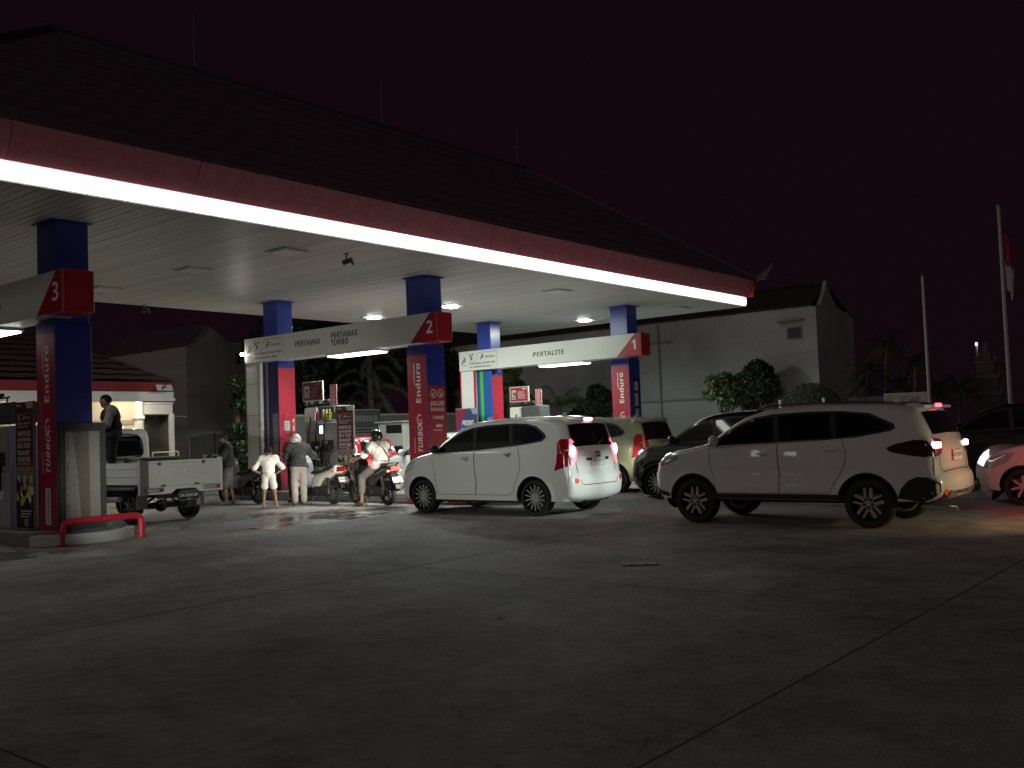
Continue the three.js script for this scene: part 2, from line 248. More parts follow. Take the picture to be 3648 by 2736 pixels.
function raceMark(c, x, y, s, col) { // checkered flag-like flash
  c.fillStyle = col; const q = (a, b, w, h) => { c.beginPath(); c.moveTo(x + (a + 0.12) * s, y + b * s); c.lineTo(x + (a + w + 0.12) * s, y + b * s); c.lineTo(x + (a + w) * s, y + (b + h) * s); c.lineTo(x + a * s, y + (b + h) * s); c.fill(); };
  q(0, 0.05, 0.22, 0.3); q(0.42, 0.05, 0.22, 0.18); q(0.22, 0.36, 0.26, 0.22); q(0.62, -0.05, 0.16, 0.14); q(0.16, 0.6, 0.2, 0.22); q(0.42, 0.6, 0.12, 0.14);
}
function prixBadge(c, x, y, w, h, col) {
  raceMark(c, x, y, h * 0.5, col); c.strokeStyle = col; c.lineWidth = Math.max(2, h * 0.015);
  c.beginPath(); c.moveTo(x - 2, y + h * 0.5); c.lineTo(x + w * 0.2, y + h * 0.5); c.quadraticCurveTo(x + w * 0.27, y + h * 0.5, x + w * 0.3, y + h * 0.3); c.quadraticCurveTo(x + w * 0.34, y - h * 0.06, x + w * 0.42, y - h * 0.06); c.lineTo(x + w * 0.98, y - h * 0.06); c.quadraticCurveTo(x + w * 1.06, y - h * 0.06, x + w * 1.06, y + h * 0.1); c.lineTo(x + w * 1.06, y + h * 0.95); c.stroke();
  chevronMark(c, x + w * 0.42, y + h * 0.05, h * 0.36, [col, col, col]); c.fillStyle = col; fitText(c, 'PERTAMINA', x + w * 0.6, y + h * 0.32, w * 0.38, h * 0.15);
  fitText(c, 'PERTAMINA GRAND PRIX', x, y + h * 0.72, w, h * 0.18); fitText(c, 'OF INDONESIA 2024', x, y + h * 0.95, w * 0.82, h * 0.18);
}

// ---------------------------------------------------------------- columns, gates, islands
const GATES = [
  { n: '1', x: 24.3, col: 24.77, zf: -15.74, rear: 24.45, texts: [['PERTALITE', 3.15, 0.36, 1.25]], bright: 1 },
  { n: '2', x: 15.75, col: 16.05, zf: -15.64, rear: 15.85, texts: [['PERTAMAX', 2.15, 0.33, 1.0], ['PERTAMAX', 3.55, 0.19, 1.0], ['TURBO', 3.55, 0.45, 0.66]], bright: 1 },
  { n: '3', x: 7.15, col: 7.40, zf: -15.42, rear: 7.2, texts: [['PERTAMINA', 4.2, 0.36, 1.2]], bright: 0 },
];
const beamWhite = M(0.7, 0.71, 0.68, 0.35);
for (const G of GATES) {
  const z0 = -22.15, z1 = -14.98 + (G.n === '3' ? 0.35 : 0), L = z1 - z0, y0 = 3.6, y1 = 4.26, W = 0.5, X = G.x;
  const t = thing('pump_gate', `white sign beam over the pump island, red end with a white ${({ 1: 'one', 2: 'two', 3: 'three' })[G.n]}`, 'sign beam', [X, 0, z0]);
  obj('beam', [rb(W, y1 - y0, L - 0.62, 0.015, W / 2, (y0 + y1) / 2, (L - 0.62) / 2)], beamWhite, t);
  obj('end_cap', rb(W + 0.006, y1 - y0 + 0.006, 0.62, 0.03, W / 2, (y0 + y1) / 2, L - 0.31), MAT.red, t);
  // lettering sheet on the beam's long face
  const pw = 1792, ph = 160, k = pw / L;
  const face = printMat(pw, ph, (c) => {
    c.fillStyle = '#dcddd8'; c.fillRect(0, 0, pw, ph);
    chevronMark(c, 0.1 * k, ph * 0.3, ph * 0.36, ['#444', '#8d3034', '#666']); c.fillStyle = '#555'; c.fillRect(0.08 * k, ph * 0.72, 0.26 * k, 3);
    prixBadge(c, 0.45 * k, ph * 0.16, 1.15 * k, ph * 0.76, '#2c2c2e');
    c.fillStyle = '#2e2e30'; for (const [s, zz, fy, w] of G.texts) { c.save(); fitText(c, s, zz * k, ph * (fy + 0.26), w * k, ph * 0.31, true); c.restore(); }
    c.fillStyle = '#a3192b'; c.beginPath(); c.moveTo((L - 0.2) * k, 0); c.lineTo((L - 0.85) * k, ph); c.lineTo(pw, ph); c.lineTo(pw, 0); c.fill();
    c.fillStyle = '#eee'; c.font = F(ph * 0.62); c.fillText(G.n, (L - 0.34) * k, ph * 0.72);
  }, 0.35);
  panel('lettering', L - 0.02, y1 - y0 - 0.012, face, t, -0.006, (y0 + y1) / 2, L / 2, '-x');
  // rear leg of the gate
  if (G.n === '2') {
    const leg = printMat(128, 640, (c) => { c.fillStyle = '#d9d8d2'; c.fillRect(0, 0, 128, 640); c.fillStyle = '#77757a'; c.fillRect(0, 100, 128, 3); c.fillRect(0, 258, 128, 3); });
    obj('rear_leg', rb(W - 0.06, 3.44, 0.62, 0.01, W / 2, 1.87, 0.33), MAT.white, t);
    panel('leg_panel', 0.62, 3.4, leg, t, 0.02, 1.88, 0.33, '-x');
    obj('edge_pipe', cyl(0.012, 0.012, 2.4, 0.0, 2.5, 0.005), MAT.darkGrey, t);
  } else if (G.n === '1') {
    obj('rear_leg', rb(W - 0.06, 3.44, 0.62, 0.01, W / 2, 1.87, 0.33), MAT.white, t);
    obj('leg_stripe', [b2(0.012, 0.028, 0.2, 3.59, -0.0, 0.04), b2(0.012, 0.028, 0.2, 3.59, 0.6, 0.68)], MAT.red, t);
  } else obj('rear_leg', rb(W - 0.06, 3.44, 0.62, 0.01, W / 2, 1.87, 0.33), MAT.white, t);
  // lamp panel under the beam
  const on = glow(1, 0.99, 0.95, 5);
  const lamp = thing('gate_lamp', `flat fluorescent lamp panel under the beam numbered ${({ 1: 'one', 2: 'two', 3: 'three' })[G.n]}`, 'lamp', [X + W / 2, 3.6, -17.95]);
  obj('housing', rb(0.52, 0.05, 1.75, 0.012, 0, -0.027, 0), MAT.white, lamp);
  obj('lamp_diffuser', rb(0.46, 0.03, 1.66, 0.01, 0, -0.066, 0), on, lamp);
  areaLight(0.44, 1.62, 0xf4fff2, G.n === '3' ? 5 : 28, [X + W / 2, 3.505, -17.95], [X + W / 2, 0, -17.949]);
}
function upright(c, w, h, bg) { c.fillStyle = bg; c.fillRect(0, 0, w, h); }
function vertText(c, s, x, y, len, px, col = '#e8e0dc', style = 'bold') { c.save(); c.translate(x, y); c.rotate(-Math.PI / 2); c.fillStyle = col; c.font = `${style} ${px}px sans-serif`; const m = c.measureText(s).width; c.scale(len / m, 1); c.fillText(s, 0, 0); c.restore(); }
function diamonds(c, w, y0, y1, seed, a = 0.16) { const R = rng(seed); for (let y = y0; y < y1; y += 26) for (let x = -10; x < w; x += 36) if (R() < 0.25 + 0.6 * (y - y0) / (y1 - y0)) { c.fillStyle = R() < 0.5 ? `rgba(255,140,150,${a})` : `rgba(90,0,20,${a * 1.3})`; c.beginPath(); c.moveTo(x, y); c.lineTo(x + 22, y - 9); c.lineTo(x + 28, y + 10); c.lineTo(x + 6, y + 19); c.fill(); } }
function enduroFace(blueTop, tail) {
  return printMat(192, 1088, (c, w, h) => {
    upright(c, w, h, '#9c2436'); diamonds(c, w, 620, h, 9);
    if (blueTop) { c.fillStyle = '#1d2a72'; c.fillRect(0, 0, w, 62); }
    vertText(c, 'PERTAMINA', 74, 270, 150, 17); vertText(c, 'Enduro', 128, 430, 310, 66);
    c.strokeStyle = '#e8e0dc'; c.lineWidth = 9; c.beginPath(); c.ellipse(112, 548, 26, 36, 0, 0.6, 5.2); c.stroke(); c.lineWidth = 5; c.beginPath(); c.ellipse(118, 560, 12, 15, 0, 0, 6.3); c.stroke();
    if (tail) { vertText(c, 'TURBO', 134, 800, 210, 62, '#e8e0dc', 'italic bold'); vertText(c, 'PERTAMINA', 60, 800, 120, 12); c.fillStyle = '#d9d4d0'; c.fillRect(78, 868, 54, 190); vertText(c, 'PERTAMINA', 118, 1050, 172, 30, '#666'); }
    else { c.fillStyle = '#7fb4d6'; c.fillRect(60, 620, 74, 74); c.fillStyle = '#cfe3ef'; c.fillRect(60, 620, 74, 8); }
  });
}
const darkNotice = (seed) => printMat(128, 640, (c, w, h) => { const R = rng(seed); upright(c, w, h, '#1a2040'); let y = 40; for (const hh of [90, 130, 130]) { c.fillStyle = '#c9ccd2'; c.fillRect(24, y, 72, hh); c.fillStyle = '#777'; for (let k = 0; k < 6; k++) c.fillRect(32, y + 14 + k * (hh - 20) / 6, 20 + R() * 36, 3); y += hh + 26; } });
const signStack = printMat(96, 640, (c, w, h) => { upright(c, w, h, '#8f949a'); c.strokeStyle = '#4a4e55'; c.lineWidth = 6; for (let k = 0; k < 6; k++) { const y = 10 + k * 104; c.strokeRect(8, y, 80, 96); c.beginPath(); if (k === 5) { c.moveTo(48, y + 14); c.lineTo(80, y + 84); c.lineTo(16, y + 84); c.closePath(); } else c.arc(48, y + 48, 32, 0, 7); c.stroke(); c.lineWidth = 8; c.beginPath(); if (k % 2) { c.moveTo(48, y + 30); c.lineTo(48, y + 66); } else { c.moveTo(30, y + 30); c.lineTo(66, y + 66); } c.stroke(); c.lineWidth = 6; } });
const jalur = printMat(192, 832, (c, w, h) => {
  upright(c, w, h, '#ab3444'); const tx = (s, y, px, ww) => { c.fillStyle = '#ece6e4'; fitText(c, s, (w - ww) / 2, y, ww, px); };
  for (const [x, d] of [[58, -1], [134, 1]]) { c.strokeStyle = '#ece6e4'; c.lineWidth = 7; c.beginPath(); c.arc(x, 62, 30, 0, 7); c.stroke(); c.beginPath(); c.moveTo(x - d * 12, 48); c.lineTo(x + d * 12, 76); c.moveTo(x + d * 14, 56); c.lineTo(x + d * 12, 76); c.lineTo(x - d * 8, 76); c.stroke(); }
  tx('JALUR', 156, 50, 148); tx('KHUSUS', 200, 38, 148); c.font = 'italic bold 34px sans-serif'; c.fillText('TURBO', 36, 262); c.lineWidth = 5; c.beginPath(); c.arc(150, 250, 13, 0, 7); c.stroke();
  for (let k = 0; k < 3; k++) { c.beginPath(); c.moveTo(70 + k * 24, 318); c.lineTo(92 + k * 24, 296); c.lineTo(96 + k * 24, 318); c.lineTo(84 + k * 24, 330); c.fill(); } c.font = 'italic bold 20px sans-serif'; c.fillText('Pertamina', 42, 356);
  c.fillStyle = '#2a7fb0'; c.beginPath(); c.moveTo(w, 440); c.lineTo(0, 520); c.lineTo(0, h); c.lineTo(w, h); c.fill(); c.fillStyle = '#8e1f3c'; c.font = F(24); c.fillText('My', 20, 560); c.fillStyle = '#dfe9ef'; c.font = F(20); c.fillText('PERTAMINA', 54, 560); c.fillRect(52, 590, 92, 4); c.fillRect(66, 602, 64, 4);
  c.fillStyle = '#e3e6e8'; c.fillRect(44, 620, 104, 70); c.fillStyle = '#9aa2aa'; c.fillRect(54, 634, 84, 42);
});
const wornPad = printMat(192, 512, (c, w, h) => {
  const R = rng(31); upright(c, w, h, '#9b958e'); c.fillStyle = '#776f66'; c.beginPath(); c.moveTo(38, 0); c.bezierCurveTo(60, 160, 70, 330, 84, h); c.lineTo(132, h); c.bezierCurveTo(138, 300, 128, 150, 130, 0); c.fill();
  for (let k = 0; k < 260; k++) { c.fillStyle = `rgba(${R() < 0.6 ? '74,66,58' : '160,154,146'},${0.25 + R() * 0.4})`; const x = R() < 0.5 ? 40 + R() * 12 : R() * w; c.fillRect(x, R() * h, 1 + R() * 4, 2 + R() * 12); }
  c.fillStyle = '#5a4e44'; for (let k = 0; k < 40; k++) c.fillRect(4 + R() * 10, R() * h, 2 + R() * 4, 3 + R() * 14);
}, 0.85);
const blueTop = new THREE.MeshStandardMaterial({ color: lin(0.055, 0.088, 0.46), roughness: 0.28, side: THREE.DoubleSide, bumpMap: slabBump, bumpScale: 0.001 });
const enduroTail = enduroFace(true, true), enduroPlain = enduroFace(true, false);
const numeral = { 1: 'one', 2: 'two', 3: 'three' };
for (const G of GATES) {
  const W = 0.58, D = 0.62, x = G.col, z = G.zf; // front column: corner at (x, z)
  const t = thing('canopy_column', `square blue column carrying the canopy at the red end of beam ${numeral[G.n]}`, 'column', [x + W / 2, 0, z - D / 2]);
  obj('shaft', rb(W - 0.02, CY - 0.21 + 0.0, D - 0.02, 0.008, 0, 0.2 + (CY - 0.21) / 2, 0), blueTop, t);
  obj('top_collar', b2(-W / 2 - 0.05, W / 2 + 0.05, CY - 0.03, CY - 0.011, -D / 2 - 0.05, D / 2 + 0.05), MAT.blue, t);
  obj('cladding', rb(W + 0.02, 3.36, D + 0.02, 0.01, 0, 0.2 + 1.68, 0), MAT.blue, t);
  panel('lettered_face', D, 3.34, G.n === '1' ? enduroPlain : enduroTail, t, -W / 2 - 0.013, 0.2 + 1.68, 0, '-x');
  if (G.n === '2') panel('lane_sign', W, 2.44, jalur, t, 0, 0.2 + 1.22, D / 2 + 0.013, '+z');
  if (G.n === '1') panel('notices', 0.34, 1.9, darkNotice(4), t, 0.06, 2.05, D / 2 + 0.013, '+z');
  if (G.n === '3') obj('lower_facing', rb(W + 0.04, 1.6, 0.05, 0.01, 0, 1.02, D / 2 + 0.04), MAT.darkGrey, t);
  // rear column
  const rx = G.rear, rz = -20.86, r = thing('canopy_column', `square blue and red column at the white rear leg of beam ${numeral[G.n]}`, 'column', [rx + 0.26, 0, rz - 0.3]);
  obj('shaft', rb(0.5, CY - 0.21, 0.58, 0.008, 0, 0.2 + (CY - 0.21) / 2, 0), blueTop, r);
  obj('top_collar', b2(-0.3, 0.3, CY - 0.03, CY - 0.011, -0.34, 0.34), MAT.blue, r);
  if (G.n === '3') continue;
  const dm = printMat(160, 1024, (c, w, h) => { upright(c, w, h, '#b4293f'); c.fillStyle = '#1f2d86'; c.fillRect(0, 0, w, 44); diamonds(c, w, 420, h, G.n === '2' ? 17 : 23, 0.22); if (G.n === '2') { c.fillStyle = '#b9d3d2'; c.fillRect(48, 470, 52, 78); c.fillStyle = '#6c8d90'; for (let k = 0; k < 6; k++) c.fillRect(54, 480 + k * 11, 40 - k * 4, 4); c.fillStyle = '#d9d2c4'; c.fillRect(128, 455, 16, 96); c.fillStyle = '#8a2a30'; c.fillRect(130, 480, 12, 30); } });
  obj('cladding', rb(0.54, 3.36, 0.62, 0.01, 0, 0.2 + 1.68, 0), G.n === '2' ? MAT.darkBlue : M(0.02, 0.1, 0.38, 0.4), r);
  panel('red_face', 0.53, 3.34, dm, r, 0, 0.2 + 1.68, 0.316, '+z');
  panel('sign_stack', 0.22, 1.55, signStack, r, -0.274, G.n === '2' ? 1.45 : 1.25, 0.16, '-x');
  obj('side_post', [b2(-0.26, -0.1, 0.2, 3.6, -0.58, -0.34)], MAT.darkGrey, r);
  obj('side_strip', b2(-0.272, -0.262, 0.2, 3.58, -0.2, -0.07 - (G.n === '2' ? 0.05 : 0)), G.n === '2' ? MAT.grey : MAT.green, r);
  if (G.n === '2') obj('rain_pipe', cyl(0.05, 0.05, 3.3, -0.32, 1.88, -0.42), MAT.grey, r);
}
// worn guard board in front of column three
{
  const t = thing('guard_board', 'worn stained pale board standing against the column with the red pipe rail', 'board', [7.78, 0.2, -15.33], 0, null);
  obj('frame', [rb(0.74, 1.7, 0.06, 0.01, 0, 0.86, 0)], MAT.darkGrey, t); panel('board_face', 0.56, 1.42, wornPad, t, -0.02, 0.86, 0.034, '+z');
}
// islands with kerbs
{
  const kerbW = M(0.5, 0.5, 0.48, 0.8), kerbMat = M(0.2, 0.195, 0.19, 0.85);
  const isl = (x0, x1, z0, z1, label, painted) => {
    const t = thing('pump_island', label, 'island', [(x0 + x1) / 2, 0, (z0 + z1) / 2]);
    const w = x1 - x0, d = z1 - z0, s = new THREE.Shape(), r = w * 0.46; s.moveTo(-w / 2, -d / 2); s.lineTo(w / 2, -d / 2); s.lineTo(w / 2, d / 2 - r); s.quadraticCurveTo(w / 2, d / 2, 0, d / 2); s.quadraticCurveTo(-w / 2, d / 2, -w / 2, d / 2 - r); s.closePath();
    const g = new THREE.ExtrudeGeometry(s, { depth: 0.2, bevelEnabled: true, bevelSize: 0.015, bevelThickness: 0.015, bevelOffset: -0.015, bevelSegments: 2 }); g.rotateX(-Math.PI / 2); g.scale(1, 1, -1); g.translate(0, -0.005, 0);
    { const ix = g.index, p = g.attributes.position; void ix; void p; g.computeVertexNormals(); }
    obj('platform', g, kerbMat, t);
    const n = Math.round(d / 0.62); for (let i = 0; i < n; i++) for (const sx of [-1, 1]) if (painted || i > n - 3) { if (i > n - 3) continue; const near = i > n * 0.66, m = painted && near ? (i % 2 ? MAT.red : kerbW) : kerbMat; obj('kerb_block', rb(0.03, 0.13, 0.58, 0.008, sx * (w / 2 + 0.012), 0.09, -d / 2 + 0.31 + i * 0.62), m, t); }
    return t;
  };
  isl(7.0, 8.55, -22.5, -15.35, 'pale kerbed pump island under beam three, with a red pipe rail at its end', false);
  isl(15.45, 17.05, -22.6, -12.9, 'pump island under beam two with red and white kerb blocks', true);
  isl(24.1, 25.7, -22.6, -13.2, 'pump island under beam one, behind the queue of cars', true);
  const e = thing('kerb_end', 'whitewashed curved kerb end behind the red pipe rail', 'kerb', [7.85, 0, -15.3]);
  { const s = new THREE.Shape(); s.absarc(0, 0, 0.95, 0.35, Math.PI - 0.35, false); s.absarc(0, 0, 0.8, Math.PI - 0.35, 0.35, true); const g = new THREE.ExtrudeGeometry(s, { depth: 0.15, bevelEnabled: true, bevelSize: 0.012, bevelThickness: 0.012, bevelSegments: 2, curveSegments: 18 }); g.rotateX(-Math.PI / 2); g.scale(1, 1, -1); g.scale(0.95, 1, 0.75); g.translate(0, 0.004, -0.42); g.computeVertexNormals(); obj('kerb_stone', g, kerbW, e); }
  const rail = thing('pipe_rail', 'low bent red pipe guard rail at the island end of beam three', 'guard rail', [7.33, 0, -15.16]);
  obj('rail', tube([[0.02, 0, 0], [0.02, 0.26, 0], [0.05, 0.33, 0], [0.12, 0.35, 0.0], [0.7, 0.36, 0.0], [1.26, 0.35, -0.02], [1.33, 0.33, -0.02], [1.35, 0.26, -0.02], [1.35, 0, -0.02]], 0.052, 12, 80), MAT.red, rail);
  obj('base_plate', cyl(0.09, 0.09, 0.015, 0.02, 0.008, 0), MAT.red, rail); obj('base_plate', cyl(0.09, 0.09, 0.015, 1.35, 0.008, -0.02), MAT.red, rail);
}

// ---------------------------------------------------------------- cars
// A body is a side surface x = X(u, y) over the car's side outline (u runs from nose to tail) and a skin that
// spans from side to side along that outline (nose, bonnet, windscreen, roof, tailgate).
function clipHalf(poly, ax, v, keepLess) {
  const out = []; const inside = (p) => keepLess ? p[ax] <= v + 1e-9 : p[ax] >= v - 1e-9;
  for (let i = 0; i < poly.length; i++) { const a = poly[i], b = poly[(i + 1) % poly.length], ia = inside(a), ib = inside(b); if (ia) out.push(a); if (ia !== ib) { const t = (v - a[ax]) / (b[ax] - a[ax]); out.push([a[0] + (b[0] - a[0]) * t, a[1] + (b[1] - a[1]) * t]); } }
  return out;
}
function gridPatch(poly, step0, step1, map, flip) {
  const xs = poly.map((p) => p[0]), ys = poly.map((p) => p[1]), P = [], N = [];
  const put = (p) => { const q = map(p[0], p[1]); P.push(q[0], q[1], q[2]); };
  const nrm = (p) => { const e = 0.012, a = map(p[0] + e, p[1]), b = map(p[0] - e, p[1]), c = map(p[0], p[1] + e), d = map(p[0], p[1] - e); const ux = a[0] - b[0], uy = a[1] - b[1], uz = a[2] - b[2], vx = c[0] - d[0], vy = c[1] - d[1], vz = c[2] - d[2]; let nx = uy * vz - uz * vy, ny = uz * vx - ux * vz, nz = ux * vy - uy * vx; const l = (flip ? -1 : 1) / Math.hypot(nx, ny, nz); N.push(nx * l, ny * l, nz * l); };
  const lo0 = Math.min(...xs), hi0 = Math.max(...xs), lo1 = Math.min(...ys), hi1 = Math.max(...ys), n0 = Math.max(1, Math.ceil((hi0 - lo0) / step0)), n1 = Math.max(1, Math.ceil((hi1 - lo1) / step1));
  for (let i = 0; i < n0; i++) {
    let A = clipHalf(poly, 0, lo0 + (hi0 - lo0) * i / n0, false); A = clipHalf(A, 0, lo0 + (hi0 - lo0) * (i + 1) / n0, true); if (A.length < 3) continue;
    for (let j = 0; j < n1; j++) {
      let B = clipHalf(A, 1, lo1 + (hi1 - lo1) * j / n1, false); B = clipHalf(B, 1, lo1 + (hi1 - lo1) * (j + 1) / n1, true);
      B = B.filter((p, k) => { const q = B[(k + 1) % B.length]; return Math.hypot(p[0] - q[0], p[1] - q[1]) > 1e-5; }); if (B.length < 3) continue;
      const tri = THREE.ShapeUtils.triangulateShape(B.map((p) => new THREE.Vector2(p[0], p[1])), []);
      for (const f of tri) for (const k of (flip ? [f[0], f[2], f[1]] : f)) { put(B[k]); nrm(B[k]); }
    }
  }
  const g = new THREE.BufferGeometry(); g.setAttribute('position', new THREE.Float32BufferAttribute(P, 3)); g.setAttribute('normal', new THREE.Float32BufferAttribute(N, 3)); return prep(g);
}
function carShell(S) {
  const top = spline2(S.outline, 170), L = S.L, seg = [];
  let acc = 0; const arc = [0]; for (let i = 1; i < top.length; i++) { acc += Math.hypot(top[i][0] - top[i - 1][0], top[i][1] - top[i - 1][1]); arc.push(acc); }
  const nor = top.map((p, i) => { const a = top[Math.max(0, i - 1)], b = top[Math.min(top.length - 1, i + 1)], dx = b[0] - a[0], dy = b[1] - a[1], l = Math.hypot(dx, dy); return [-dy / l, dx / l]; }); // outward: left of travel from nose over roof
  const rad = (u, y) => y > S.belt ? S.rRoof + (u > L - 0.5 ? 0.03 : 0) : (u < 0.6 ? 0.2 - 0.12 * smooth(0.1, 0.6, u) : u > L - 0.5 ? 0.09 : 0.08);
  const near = (u, y) => { let best = 9, bi = 0; for (let i = 0; i < top.length - 1; i++) { const a = top[i], b = top[i + 1], dx = b[0] - a[0], dy = b[1] - a[1]; let t = ((u - a[0]) * dx + (y - a[1]) * dy) / (dx * dx + dy * dy); t = Math.max(0, Math.min(1, t)); const d = Math.hypot(u - a[0] - dx * t, y - a[1] - dy * t); if (d < best) { best = d; bi = i + t; } } return [best, bi]; };
  const X0 = (u, y) => {
    let x = S.W / 2 - 0.11 * S.W * 0.5 * Math.pow(Math.max(0, 1 - u / 0.75), 2) - 0.07 * S.W * 0.5 * Math.pow(Math.max(0, 1 - (L - u) / 0.7), 2);
    if (y > S.belt) x -= (y - S.belt) * S.tumble + 0.012; else x -= 0.012 * smooth(S.belt - 0.05, S.belt, y);
    if (y < 0.55) x -= (0.55 - y) * 0.1; x -= 0.022 * Math.exp(-Math.pow((y - (S.crease ?? 0.62)) / 0.09, 2)) * smooth(0.7, 1.3, u) * smooth(L - 0.7, L - 1.3, u);
    for (const w of S.wheels) { const d = Math.hypot(u - w, y - S.wr) - S.arch; x += 0.02 * Math.exp(-Math.pow(d / 0.07, 2)); }
    return x;
  };
  const X = (u, y) => { const [d] = near(u, y), r = rad(u, y), x = X0(u, y); return d >= r ? x : x - r + Math.sqrt(Math.max(0, r * r - (r - d) * (r - d))); };
  const cross = (u) => { const ys = []; for (let i = 0; i < top.length - 1; i++) { const a = top[i], b = top[i + 1]; if ((a[0] - u) * (b[0] - u) <= 0 && a[0] !== b[0]) ys.push(a[1] + (b[1] - a[1]) * (u - a[0]) / (b[0] - a[0])); } return ys; };
  const bot = (u) => { let y = S.sill; for (const w of S.wheels) { const d = Math.abs(u - w); if (d < S.arch) y = Math.max(y, S.wr + Math.sqrt(S.arch * S.arch - d * d)); } return y; };
  const u0 = Math.min(...top.map((p) => p[0])), u1 = Math.max(...top.map((p) => p[0]));
  let us = []; for (let i = 0; i <= 110; i++) { const t = i / 110; us.push(u0 + (u1 - u0) * (0.5 - 0.5 * Math.cos(Math.PI * (t * 0.86 + 0.07)) - 0.012) / 0.976); } us[0] = u0 + 1e-4; us[110] = u1 - 1e-4;
  for (const w of S.wheels) for (const s of [-1, 1]) us.push(w + s * S.arch * 0.998, w + s * S.arch * 1.003, w + s * S.arch * 0.97); us.push(u0 + 0.004, u0 + 0.012, u0 + 0.025, u1 - 0.004, u1 - 0.012, u1 - 0.025); us = us.filter((u) => u > u0 && u < u1).sort((a, b) => a - b);
  const rows = 44, side = (sx) => {
    const P = [], I = [];
    us.forEach((u) => { const c = cross(u), yt = Math.max(...c), lowc = c.length > 1 ? Math.min(...c) : -9; let yb = Math.max(bot(u), lowc); if (yb > yt) yb = yt - 0.001; for (let k = 0; k <= rows; k++) { const t = k / rows, y = yb + (yt - yb) * (1 - Math.pow(1 - t, 1.7)); P.push(sx * X(u, y), y, u - L / 2); } });
    for (let i = 0; i < us.length - 1; i++) for (let k = 0; k < rows; k++) { const a = i * (rows + 1) + k, b = a + rows + 1; if (sx > 0) I.push(a, a + 1, b, b, a + 1, b + 1); else I.push(a, b, a + 1, b, b + 1, a + 1); }
    const g = new THREE.BufferGeometry(); g.setAttribute('position', new THREE.Float32BufferAttribute(P, 3)); g.setIndex(I); g.computeVertexNormals(); return g;
  };
  const crown = (s) => { const i = Math.min(top.length - 1, Math.max(0, s)), p = top[Math.round(i)]; return p[0] < 0.35 && p[1] < 1.0 ? S.crownF * smooth(0.5, 0.1, p[0]) + 0.03 : p[0] > L - 0.5 ? 0.055 : 0.035; };
  const lerpA = (A, i) => { const a = Math.floor(i), t = i - a, b = Math.min(A.length - 1, a + 1); return Array.isArray(A[0]) ? [A[a][0] + (A[b][0] - A[a][0]) * t, A[a][1] + (A[b][1] - A[a][1]) * t] : A[a] + (A[b] - A[a]) * t; };
  const idxAt = (s) => { s = Math.max(0, Math.min(acc, s)); let i = 0; while (i < arc.length - 2 && arc[i + 1] < s) i++; return i + (s - arc[i]) / (arc[i + 1] - arc[i] || 1); };
  const edge = top.map((p) => Math.max(0.02, X0(p[0], p[1]) - rad(p[0], p[1])));
  const crowns = top.map((p, i) => crown(i)); for (let k = 0; k < 30; k++) for (let i = 1; i < crowns.length - 1; i++) crowns[i] = (crowns[i - 1] + crowns[i] * 2 + crowns[i + 1]) / 4;
  const skinAt = (s, x, off = 0) => { const i = idxAt(s), p = lerpA(top, i), n = lerpA(nor, i), e = lerpA(edge, i), q = Math.max(-1, Math.min(1, x / e)), c = lerpA(crowns, i) * (1 - q * q) + off; return [x, p[1] + n[1] * c, p[0] + n[0] * c - L / 2]; };
  const skin = () => { const P = [], I = [], m = 18; top.forEach((p, i) => { for (let k = 0; k <= m; k++) { const q = k / m * 2 - 1, c = crowns[i] * (1 - q * q); P.push(q * edge[i], p[1] + nor[i][1] * c, p[0] + nor[i][0] * c - L / 2); } }); for (let i = 0; i < top.length - 1; i++) for (let k = 0; k < m; k++) { const a = i * (m + 1) + k, b = a + m + 1; I.push(a, a + 1, b, b, a + 1, b + 1); } const g = new THREE.BufferGeometry(); g.setAttribute('position', new THREE.Float32BufferAttribute(P, 3)); g.setIndex(I); g.computeVertexNormals(); return g; };
  const under = () => { const P = [], I = []; us.forEach((u) => { const c = cross(u), lowc = c.length > 1 ? Math.min(...c) : -9, y = Math.min(Math.max(bot(u), lowc), Math.max(...c)); P.push(-X(u, y) + 0.01, y + 0.004, u - L / 2, X(u, y) - 0.01, y + 0.004, u - L / 2); }); for (let i = 0; i < us.length - 1; i++) { const a = 2 * i; I.push(a, a + 2, a + 1, a + 1, a + 2, a + 3); } const g = new THREE.BufferGeometry(); g.setAttribute('position', new THREE.Float32BufferAttribute(P, 3)); g.setIndex(I); g.computeVertexNormals(); return g; };
  return {
    side, skin, under, X, top, arc, skinAt, sOf: (u, y) => arc[Math.round(near(u, y)[1])],
    sidePatch: (poly, off, sx, st = 0.09) => gridPatch(poly, st, st, (u, y) => [sx * (X(u, y) + off), y, u - L / 2], sx < 0 ? false : true),
    skinPatch: (poly, off, st = 0.09) => gridPatch(poly, st, st, (s, x) => skinAt(s, x, off), true),
    edgeAt: (s) => lerpA(edge, idxAt(s)),
  };
}
function ribbon(pts, w, closed = false) { // polygon round a polyline, for seams
  const n = pts.length, quads = []; for (let i = 0; i < (closed ? n : n - 1); i++) { const a = pts[i], b = pts[(i + 1) % n], dx = b[0] - a[0], dy = b[1] - a[1], l = Math.hypot(dx, dy) || 1, nx = -dy / l * w / 2, ny = dx / l * w / 2; quads.push([[a[0] + nx, a[1] + ny], [b[0] + nx, b[1] + ny], [b[0] - nx, b[1] - ny], [a[0] - nx, a[1] - ny]]); } return quads;
}
